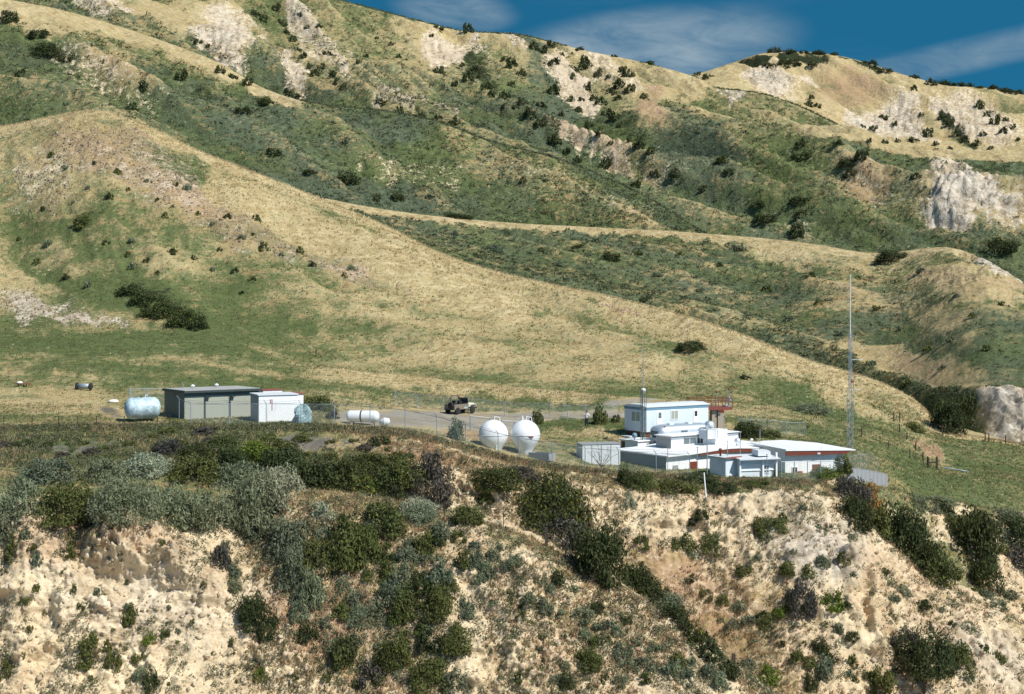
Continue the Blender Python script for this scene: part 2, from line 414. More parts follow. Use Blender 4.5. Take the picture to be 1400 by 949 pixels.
ledge(1160, 756, 784, 16, 1.4); ledge(645, 655, 672, 16, .8); ledge(720, 780, 800, 34, .7, .2); ledge(670, 870, 894, 26, .8); ledge(930, 700, 722, 40, .8); ledge(1080, 742, 764, 30, .7); ledge(850, 672, 690, 26, .7); ledge(1210, 880, 905, 36, .8, .4)
# hollow under the brow of the left cliff, with the brow standing proud
def bump(px, py, rx, ry, a, lo=1, hi=5):
    r0 = np.searchsorted(seg, lo); r1 = np.searchsorted(seg, hi, 'right')
    q = ((PXg[r0:r1]-px+w1[r0:r1]*14)/rx)**2+((PYg[r0:r1]-py+w2[r0:r1]*10)/ry)**2
    D[r0:r1] += a*np.exp(-q**2)
bump(175, 742, 46, 20, 1.5); bump(235, 768, 40, 16, .9); bump(185, 800, 66, 30, -.8); bump(140,742,10,20,-.3)
bump(150, 722, 20, 6, -1.1); bump(290, 838, 24, 8, -.7); bump(95, 810, 20, 40, .7); bump(60, 880, 30, 40, -.6); bump(30,830,20,40,.5)
bump(1160, 780, 16, 8, -.9); bump(1155, 768, 18, 7, .6); bump(560, 670, 30, 12, .5); bump(645, 665, 14, 6, -.8)
bump(1180, 830, 7, 50, -.7); bump(720, 790, 30, 30, .5)
# hills: spurs and gullies running down to the right and towards the lens
def gully(lam, L, a, lo, hi, ang, s, veg_shade=1.0):
    r0 = np.searchsorted(seg, lo); r1 = np.searchsorted(seg, hi, 'right')
    ca, sa = math.cos(R(ang)), math.sin(R(ang))
    x, y = GX[r0:r1], GY[r0:r1]
    p = x*ca+y*sa; q = -x*sa+y*ca
    n = ridged(p/lam+.35*noise(p/lam/2, q/L, s+7), q/L, 4, s)
    e = np.clip(bell[r0:r1]*1.4, 0, 1)
    cov['g'][r0:r1] += (np.clip(.46-n, -.4, .7)*.75*e).astype(np.float32)*veg_shade  # scrub greens the gullies; its darkening also paints in the fold shading
    cov['d'][r0:r1] += (np.clip(-.05-n, 0, .5)*.6*e).astype(np.float32)*veg_shade
    GZ[r0:r1] += a*(n-.2)*bell[r0:r1]**(2.6 if lo == 19 else 1.6)
gully(26, 90, 3.3, 8, 8, 35, 61, .45)
gully(20, 70, 3.0, 10, 11, 40, 62, .7)
gully(45, 150, 11, 13, 13, 38, 63)
gully(60, 220, 23., 15, 15, 38, 64)
gully(50, 200, 18., 17, 17, 38, 65)
gully(95, 260, 18., 19, 19, 32, 66)
PYg = project()
cov['g'] += (SEG == 8)*sstep(.16, 0, TT)*.25
cov['g'] += (inseg(6, 8)*(.55*fbm(GX/22, GY/12, 4, 85, .6)+.05)).astype(np.float32)
crestline(11, 11, 430, 1340, d=0, g=-.6, b=0, p=0, r=0)
crestline(8, 14, g=-.2, r=.1, p=0)
crestline(13, 20, -999, 420, g=-.3, b=0)
crestline(15, 5, 1080, 1420, g=.1, b=0)
tus = np.zeros_like(GZ)
far = inseg(6, 20)
tus = fbm(GX/1.6, GY/2.2, 3, 71, .6)*.16*inseg(6, 8)+fbm(GX/4.5, GY/6, 4, 72, .6)*(.3*inseg(7, 8)+.7*inseg(10, 11))+fbm(GX/9, GY/11, 4, 73, .6)*(1.5*inseg(13, 13)+2.2*inseg(15, 17)+2.5*inseg(19, 19))
tus += far*rock*(fbm(GX/3, arc/4, 4, 74, .65)*1.1+(ridged(GX/7, arc/22, 3, 75)-.3)*(.9*(SEG < 13)+.25)-np.abs(noise(GX/4.5, arc/6, 76))*.8)*np.clip(GY/200, .5, 3.4)*(1-.6*(SEG == 8))
flat = inseg(6, 6)*.55
GZ += tus*(1-flat)*(.3+.7*bell)
# the crests keep their own outline: nothing before a crest stands higher than it
for s_ in (8, 11, 13, 17, 19):
    r0 = np.searchsorted(seg, s_); r1 = np.searchsorted(seg, s_, 'right')
    cp = CREST[s_][None, :]+.6+1.6*np.abs(noise(GX[r0:r1]/np.maximum(GY[r0:r1], 1)*160, GY[r0:r1]*0+s_, 97))
    zmax = CAMZ-(cp-HOR)*GY[r0:r1]/F
    GZ[r0:r1] = np.minimum(GZ[r0:r1], zmax)
# levelled pad the station stands on, cut into the slope
ze1 = np.interp(cols, [780, 830, 1000, 1100, 1180], [-3.45, -3.7, -4.35, -4.6, -4.7])[None, :]
pw = sstep(780, 815, PXg)*sstep(1185, 1150, PXg)*sstep(139, 134.5, GY)*((SEG == 6))
GZ += (np.minimum(GZ, ze1)-GZ)*pw
# normals of the swept sheet, then push along them
def normals():
    tx = np.stack([np.gradient(GX, axis=1), np.gradient(GY, axis=1), np.gradient(GZ, axis=1)])
    ty = np.stack([np.gradient(GX, axis=0), np.gradient(GY, axis=0), np.gradient(GZ, axis=0)])
    n = np.cross(tx, ty, axis=0); n /= np.linalg.norm(n, axis=0)+1e-9
    return n
N0 = normals()
GX = GX+D*N0[0]*.4; GY = GY+D*N0[1]; GZ = GZ+D*N0[2]
PXg = 700+GX*F/np.maximum(GY, .1); PYg = project()

def colof(px): return int(np.clip(np.searchsorted(cols, px), 0, NC-1))
SKIP = int(np.searchsorted(seg, 1))
vis = np.zeros(GY.shape, bool)
run = np.minimum.accumulate(np.where(np.arange(NR)[:, None] >= SKIP, PYg, 1e6), axis=0)
vis[SKIP:] = PYg[SKIP:] <= run[SKIP:]+.01
def hit(px, py):
    """world point of the land first met by the sight line through a picture position"""
    c = colof(px)
    k = np.nonzero(PYg[SKIP:, c] <= py)[0]
    r = SKIP+(k[0] if len(k) else 0)
    Y = float(GY[r, c]); return Vector(((px-700)/F*Y, Y, float(GZ[r, c])))
def gz(x, y):
    c = colof(700+x*F/y)
    return float(np.interp(y, np.maximum.accumulate(GY[:, c]), GZ[:, c]))
def at(px, Y):
    x = (px-700)/F*Y
    return Vector((x, Y, gz(x, Y)))
def up(px, py, Y):
    return Vector(((px-700)/F*Y, Y, CAMZ-(py-HOR)*Y/F))

# ------------------------------------------------------------------ node helper
class NT:
    def __init__(s, tree): s.t = tree; s.n = tree.nodes; s.l = tree.links
    def new(s, kind, **kw):
        n = s.n.new(kind)
        for k, v in kw.items(): setattr(n, k, v)
        return n
    def put(s, sock, val):
        if isinstance(val, bpy.types.NodeSocket): s.l.new(val, sock)
        elif val is not None: sock.default_value = val
    def math(s, op, a, b=None, c=None, clamp=False):
        n = s.new('ShaderNodeMath', operation=op, use_clamp=clamp)
        s.put(n.inputs[0], a)
        if b is not None: s.put(n.inputs[1], b)
        if c is not None: s.put(n.inputs[2], c)
        return n.outputs[0]
    def step(s, a, b, x):
        n = s.new('ShaderNodeMapRange', interpolation_type='SMOOTHSTEP')
        s.put(n.inputs['Value'], x); s.put(n.inputs['From Min'], a); s.put(n.inputs['From Max'], b)
        return n.outputs[0]
    def mix(s, f, a, b, mode='MIX'):
        n = s.new('ShaderNodeMix', data_type='RGBA', blend_type=mode)
        s.put(n.inputs[0], f); s.put(n.inputs[6], a if not isinstance(a, tuple) else a+(1,)); s.put(n.inputs[7], b if not isinstance(b, tuple) else b+(1,))
        return n.outputs[2]
    def noise(s, vec, scale, detail=4, rough=.55, dist=0):
        n = s.new('ShaderNodeTexNoise')
        s.put(n.inputs['Vector'], vec)
        n.inputs['Scale'].default_value = scale; n.inputs['Detail'].default_value = detail
        n.inputs['Roughness'].default_value = rough; n.inputs['Distortion'].default_value = dist
        return n.outputs['Fac']
    def ramp(s, f, stops):
        n = s.new('ShaderNodeValToRGB'); e = n.color_ramp.elements
        e[0].position, e[0].color = stops[0][0], stops[0][1]+(1,)
        e[1].position, e[1].color = stops[-1][0], stops[-1][1]+(1,)
        for p, c in stops[1:-1]:
            q = e.new(p); q.color = c+(1,)
        s.put(n.inputs[0], f); return n.outputs[0]
def mat_new(name):
    m = bpy.data.materials.new(name); m.use_nodes = True
    m.node_tree.nodes.clear(); t = NT(m.node_tree)
    o = t.new('ShaderNodeOutputMaterial'); b = t.new('ShaderNodeBsdfPrincipled')
    t.l.new(b.outputs[0], o.inputs[0]); b.inputs['Specular IOR Level'].default_value = .2; b.inputs['Roughness'].default_value = .85
    return m, t, b, o

# ------------------------------------------------------------------ land material
def land_material():
    m, t, b, o = mat_new('land')
    g = t.new('ShaderNodeNewGeometry'); P = g.outputs['Position']
    def attr(name):
        a = t.new('ShaderNodeAttribute'); a.attribute_name = name
        s = t.new('ShaderNodeSeparateColor'); t.l.new(a.outputs['Color'], s.inputs[0])
        return s.outputs[0], s.outputs[1], s.outputs[2], a.outputs['Alpha']
    cg, cr, cd, cp = attr('cover'); ck, cb, cw, cf = attr('cover_more')
    # cf: 0 near .. 1 far, sets the grain of the pattern
    st = t.new('ShaderNodeMapping'); t.l.new(P, st.inputs[0]); st.inputs['Scale'].default_value = (.45, 1, 1)
    big = t.noise(P, .045, 4, .6)
    mid = t.noise(P, .30, 4, .62, .5)
    str_ = t.noise(st.outputs[0], .8, 5, .7, .8)
    fine = t.noise(P, 2.2, 5, .78)
    farn = t.noise(P, .055, 4, .6, .3)
    fgr = t.noise(P, .40, 5, .85)
    def c(x, k): return t.math('MULTIPLY_ADD', x, k, -.5*k)
    A = t.math('ADD', c(mid, 1.5), c(fine, 2.6))
    A = t.math('ADD', A, c(str_, 1.5))
    Bf = t.math('ADD', c(farn, 1.7), c(fgr, 4.2))
    jit = t.new('ShaderNodeMix', data_type='FLOAT'); t.put(jit.inputs[0], cf); t.put(jit.inputs[2], A); t.put(jit.inputs[3], Bf)
    J = jit.outputs[0]
    vf = t.new('ShaderNodeMix', data_type='FLOAT'); t.put(vf.inputs[0], cf); t.put(vf.inputs[2], t.math('ADD', t.math('MULTIPLY', str_, .45), t.math('MULTIPLY', fine, .55))); t.put(vf.inputs[3], t.math('ADD', t.math('MULTIPLY', farn, .3), t.math('MULTIPLY', fgr, .7)))
    V = vf.outputs[0]
    straw = t.ramp(V, [(.30, (.24, .175, .085)), (.43, (.40, .315, .158)), (.54, (.54, .45, .255)), (.68, (.68, .60, .38))])
    grn = t.ramp(V, [(.32, (.032, .050, .019)), (.45, (.072, .098, .036)), (.56, (.122, .150, .058)), (.68, (.25, .235, .115))])
    sage = t.ramp(V, [(.32, (.032, .048, .027)), (.46, (.074, .098, .058)), (.57, (.12, .145, .09)), (.68, (.22, .225, .145))])
    patch = t.step(.40, .62, t.math('ADD', t.math('MULTIPLY', mid, .6), t.math('MULTIPLY', str_, .4)))
    straw = t.mix(t.math('MULTIPLY', t.math('SUBTRACT', 1.0, patch), .8), straw, t.mix(1.0, straw, (.74, .69, .62), 'MULTIPLY'))
    pink = t.ramp(V, [(.32, (.20, .11, .062)), (.5, (.36, .225, .135)), (.68, (.50, .37, .25))])
    rk = t.math('ADD', t.math('MULTIPLY', V, .6), t.math('MULTIPLY', mid, .4))
    cream = t.ramp(rk, [(.32, (.17, .12, .065)), (.40, (.38, .285, .17)), (.47, (.57, .455, .29)), (.57, (.70, .585, .39)), (.70, (.78, .68, .50))])
    white = t.ramp(rk, [(.36, (.10, .085, .055)), (.44, (.30, .25, .185)), (.51, (.50, .44, .35)), (.62, (.68, .62, .52))])
    gravel = t.ramp(rk, [(.34, (.17, .15, .12)), (.5, (.29, .26, .21)), (.66, (.40, .36, .29))])
    soil = t.ramp(rk, [(.35, (.055, .050, .044)), (.5, (.115, .105, .092)), (.65, (.20, .18, .15))])
    col = straw
    gcol = t.mix(t.step(.3, .7, t.math('ADD', cb, t.math('MULTIPLY', c(big, 1), .8))), grn, sage)
    col = t.mix(t.step(.3, .7, t.math('ADD', cp, t.math('MULTIPLY', J, .8))), col, pink)
    vs = t.new('ShaderNodeMapping'); t.l.new(P, vs.inputs[0]); vs.inputs['Scale'].default_value = (1, .35, .35)
    tone = t.noise(vs.outputs[0], .38, 5, .62, .8)
    cream = t.mix(t.math('MULTIPLY', t.step(.48, .66, tone), .55), cream, t.mix(1.0, cream, (.80, .70, .62), 'MULTIPLY'))
    pits = t.new('ShaderNodeTexVoronoi'); t.put(pits.inputs['Vector'], P); pits.inputs['Scale'].default_value = 2.6
    pit = t.math('MULTIPLY', t.step(.30, .16, pits.outputs['Distance']), t.step(.46, .62, t.noise(P, .8, 3, .6)))
    cream = t.mix(t.math('MULTIPLY', pit, .75), cream, (.13, .095, .055))
    rcol = t.mix(cw, cream, white)
    rocks = t.mix(t.step(.42, .75, t.math('ADD', cp, t.math('MULTIPLY', c(mid, 1.4), .9))), rcol, t.mix(.5, rcol, pink))
    col = t.mix(t.step(.25, .75, t.math('ADD', cg, t.math('MULTIPLY', J, .75))), col, gcol)
    col = t.mix(t.step(.34, .66, t.math('ADD', cr, t.math('MULTIPLY', J, .55))), col, rocks)
    col = t.mix(t.step(.4, .62, t.math('ADD', ck, t.math('MULTIPLY', J, .4))), col, t.mix(cw, gravel, soil))
    # low dark scrub, dense where cd is high, thin specks elsewhere on green ground
    vo = t.new('ShaderNodeTexVoronoi'); t.put(vo.inputs['Vector'], P); vo.inputs['Scale'].default_value = .55
    sp = t.math('MULTIPLY', t.step(.42, .2, vo.outputs['Distance']), t.step(.5, .62, t.noise(P, .09, 5, .6)))
    sp = t.math('MULTIPLY', sp, t.step(.45, .8, cg))
    sp = t.math('MULTIPLY', sp, t.step(.2, .5, cf))
    col = t.mix(t.math('MULTIPLY', sp, .7), col, (.030, .042, .020))
    col = t.mix(t.step(.42, .6, t.math('ADD', cd, t.math('MULTIPLY', Bf, .42))), col, t.ramp(V, [(.3, (.012, .018, .009)), (.7, (.05, .06, .028))]))
    t.l.new(col, b.inputs['Base Color'])
    b.inputs['Roughness'].default_value = 1; b.inputs['Specular IOR Level'].default_value = .05
    hgt = t.math('ADD', t.math('MULTIPLY', mid, .8), t.math('MULTIPLY', V, .6))
    bp = t.new('ShaderNodeBump'); bp.inputs['Strength'].default_value = .75
    t.put(bp.inputs['Distance'], t.math('MULTIPLY_ADD', cf, 2.2, .45)); t.l.new(hgt, bp.inputs['Height']); t.l.new(bp.outputs[0], b.inputs['Normal'])
    return m
LAND = land_material()
def sheet(name, r0, r1):
    X, Y, Z = GX[r0:r1], GY[r0:r1], GZ[r0:r1]
    n = X.shape[0]
    me = bpy.data.meshes.new(name)
    co = np.stack([X, Y, Z], -1).astype(np.float32).reshape(-1)
    idx = np.arange(n*NC).reshape(n, NC)
    q = np.stack([idx[:-1, :-1], idx[:-1, 1:], idx[1:, 1:], idx[1:, :-1]], -1).reshape(-1, 4)
    me.vertices.add(n*NC); me.vertices.foreach_set('co', co)
    me.loops.add(q.size); me.loops.foreach_set('vertex_index', q.reshape(-1).astype(np.int32))
    me.polygons.add(len(q)); me.polygons.foreach_set('loop_start', np.arange(0, q.size, 4, dtype=np.int32))
    me.polygons.foreach_set('use_smooth', np.ones(len(q), bool))
    me.update()
    farv = sstep(150, 330, Y)
    for nm, ks in (('cover', ('g', 'r', 'd', 'p')), ('cover_more', ('k', 'b', 'w', None))):
        a = me.attributes.new(nm, 'FLOAT_COLOR', 'POINT')
        d = np.stack([(cov[k][r0:r1] if k else farv) for k in ks], -1).astype(np.float32)
        a.data.foreach_set('color', d.reshape(-1))
    me.materials.append(LAND)
    o = bpy.data.objects.new(name, me); C.objects.link(o); o['kind'] = 'structure'
    return o
SPLIT = int(np.searchsorted(seg, 8))
sheet('ground', 0, SPLIT+1)
sheet('hills', SPLIT, NR)
# ------------------------------------------------------------------ helpers for things
def put(name, me, mat=None, parent=None, loc=None, rz=0):
    if mat is not None and not me.materials: me.materials.append(mat)
    o = bpy.data.objects.new(name, me); C.objects.link(o)
    if parent is not None: o.parent = parent
    if loc is not None: o.location = loc
    if rz: o.rotation_euler = (0, 0, rz)
    return o
def tag(o, label=None, cat=None, group=None, kind=None):
    if label: o['label'] = label
    if cat: o['category'] = cat
    if group: o['group'] = group
    if kind: o['kind'] = kind
    return o
def empty(name, loc, rz, label, cat, group=None):
    o = bpy.data.objects.new(name, None); C.objects.link(o); o.empty_display_size = .3
    o.location = loc; o.rotation_euler = (0, 0, rz)
    return tag(o, label, cat, group)
def raw_mesh(name, V, faces_flat, nper, smooth=False, col=None, mats=()):
    me = bpy.data.meshes.new(name)
    V = np.asarray(V, np.float32); q = np.asarray(faces_flat, np.int32).reshape(-1)
    me.vertices.add(len(V)); me.vertices.foreach_set('co', V.reshape(-1))
    me.loops.add(len(q)); me.loops.foreach_set('vertex_index', q)
    n = len(q)//nper
    me.polygons.add(n); me.polygons.foreach_set('loop_start', np.arange(0, len(q), nper, dtype=np.int32))
    if smooth: me.polygons.foreach_set('use_smooth', np.ones(n, bool))
    me.update(calc_edges=True)
    if col is not None:
        a = me.attributes.new('tint', 'FLOAT_COLOR', 'POINT')
        d = np.ones((len(V), 4), np.float32); d[:, :3] = col
        a.data.foreach_set('color', d.reshape(-1))
    for m in mats: me.materials.append(m)
    return me

# ------------------------------------------------------------------ foliage
def leaf_mat(name, base, flower=None, amt=.12):
    m, t, b, o = mat_new(name)
    a = t.new('ShaderNodeAttribute'); a.attribute_name = 'tint'
    s = t.new('ShaderNodeSeparateColor'); t.l.new(a.outputs['Color'], s.inputs[0])
    oi = t.new('ShaderNodeObjectInfo')
    dk = tuple(x*.5 for x in base); lt = (min(1, base[0]*1.75), min(1, base[1]*1.6), min(1, base[2]*1.5))
    col = t.ramp(s.outputs[0], [(.0, dk), (.5, base), (1, lt)])
    col = t.mix(t.math('MULTIPLY', oi.outputs['Random'], .35), col, (base[0]*1.5, base[1]*1.05, base[2]*.9))
    if flower: col = t.mix(t.step(1-amt, 1-amt+.02, s.outputs[1]), col, flower)
    t.l.new(col, b.inputs['Base Color']); b.inputs['Roughness'].default_value = .7
    tr = t.new('ShaderNodeBsdfTranslucent'); t.l.new(col, tr.inputs[0])
    mx = t.new('ShaderNodeMixShader'); mx.inputs[0].default_value = .3
    t.l.new(b.outputs[0], mx.inputs[1]); t.l.new(tr.outputs[0], mx.inputs[2]); t.l.new(mx.outputs[0], o.inputs[0])
    return m
LEAF = {
 'sage': leaf_mat('sage_leaves', (.165, .210, .128)),
 'pale': leaf_mat('pale_sage_leaves', (.29, .34, .235)),
 'green': leaf_mat('green_leaves', (.095, .120, .038)),
 'dark': leaf_mat('dark_leaves', (.050, .070, .026)),
 'bloom': leaf_mat('yellow_flecked_leaves', (.058, .078, .026), (.22, .20, .03), .07),
 'bright': leaf_mat('bright_leaves', (.12, .175, .030)),
 'purple': leaf_mat('purplish_leaves', (.080, .082, .070)),
 'rust': leaf_mat('rusty_leaves', (.24, .15, .05)),
 'teal': leaf_mat('blue_green_leaves', (.135, .17, .11)),
}
BARK, _t, _b, _o = mat_new('bark'); _t.l.new(_t.ramp(_t.noise(None, 14, 4), [(.3, (.05, .038, .028)), (.7, (.14, .11, .085))]), _b.inputs[0])
def crown(n, leaf, clumps, seed, flat=1.0, spiky=0.0, hollow=.55, shape=None):
    """leaf quads gathered in clumps over a dome of unit radius and unit height"""
    g = np.random.default_rng(seed)
    # clump centres
    th = g.uniform(0, 2*math.pi, clumps); ph = np.arccos(g.uniform(-.15, 1, clumps))
    rr = g.uniform(hollow, .86, clumps)
    c = np.stack([np.sin(ph)*np.cos(th)*rr, np.sin(ph)*np.sin(th)*rr, np.clip(np.cos(ph), -.1, 1)*rr*.86+.12], 1)
    if shape is not None: c = c*np.array(shape)
    cs = g.uniform(.20, .40, clumps)
    k = g.integers(0, clumps, n)
    d = g.normal(size=(n, 3)); d /= np.linalg.norm(d, axis=1)[:, None]
    rad = cs[k]*np.cbrt(g.uniform(.15, 1, n))
    p = c[k]+d*rad[:, None]*np.array([1, 1, .85])
    p[:, 2] = np.maximum(p[:, 2], .02+g.uniform(0, .1, n))
    nrm = d*.75+g.normal(size=(n, 3))*.55+np.array([0, 0, .25])
    nrm /= np.linalg.norm(nrm, axis=1)[:, None]
    upv = g.normal(size=(n, 3))+np.array([0, 0, 1.2*spiky*3])
    if spiky: upv += c[k]*2*spiky
    a = np.cross(nrm, upv); a /= np.linalg.norm(a, axis=1)[:, None]+1e-9
    b = np.cross(a, nrm)
    L = leaf*g.uniform(.6, 1.5, n)
    asp = .5 if not spiky else .36
    A = a*(L*asp)[:, None]; B = b*(L*(1+spiky))[:, None]
    V = np.stack([p-B, p+A, p+B, p-A], 1).reshape(-1, 3)
    tint = np.clip(.5+g.normal(size=clumps)[k]*.16+g.normal(size=n)*.17, 0, 1)
    fl = g.uniform(0, 1, n)
    col = np.repeat(np.stack([tint, fl, fl], 1), 4, 0)
    return V, np.arange(4*n), col
PROTO = {}
SIZES = {'s': (260, .155, 12), 'm': (1300, .078, 26), 'l': (4200, .046, 46), 'x': (8500, .034, 70)}
def bush_mesh(kind, size, var):
    key = (kind, size, var)
    if key not in PROTO:
        n, lf, cl = SIZES[size]
        sp = .22 if kind in ('sage', 'pale') else 0
        V, f, col = crown(n, lf, cl, hash_(kind)+var*13+len(size)*7+n, spiky=sp)
        PROTO[key] = raw_mesh(kind+'_foliage', V, f, 4, col=col, mats=[LEAF[kind]])
    return PROTO[key]
def hash_(s): return sum(ord(ch)*(i+3) for i, ch in enumerate(s))
NAMEK = {'sage': 'sage_bush', 'pale': 'pale_sage_bush', 'green': 'green_shrub', 'dark': 'dark_shrub', 'bloom': 'flowering_shrub', 'bright': 'leafy_shrub', 'purple': 'purplish_shrub', 'rust': 'rusty_shrub', 'teal': 'blue_green_shrub'}
NSH = [0]
def shrub(px, py, wpx, hpx, kind, label, group=None, var=None):
    p = hit(px, py); s = F/p.y
    w = wpx/2/s; h = hpx/s
    size = 's' if wpx < 22 else 'm' if wpx < 46 else 'l' if wpx < 95 else 'x'
    NSH[0] += 1
    v = (NSH[0]*7) % 3
    o = put(NAMEK[kind], bush_mesh(kind, size, v), None, None, (p.x, p.y+w*.35, p.z-.12*h))
    dep = min(w, 2.5 if p.y < 200 else 9)
    o.scale = (w*1.02, dep, h*1.08); o.rotation_euler = (0, 0, 0)
    # turn the dome about its axis without changing its silhouette size
    if abs(w-dep) < .3*w: o.rotation_euler = (0, 0, (NSH[0]*2.4) % 6.28)
    return tag(o, label, 'shrub', group)
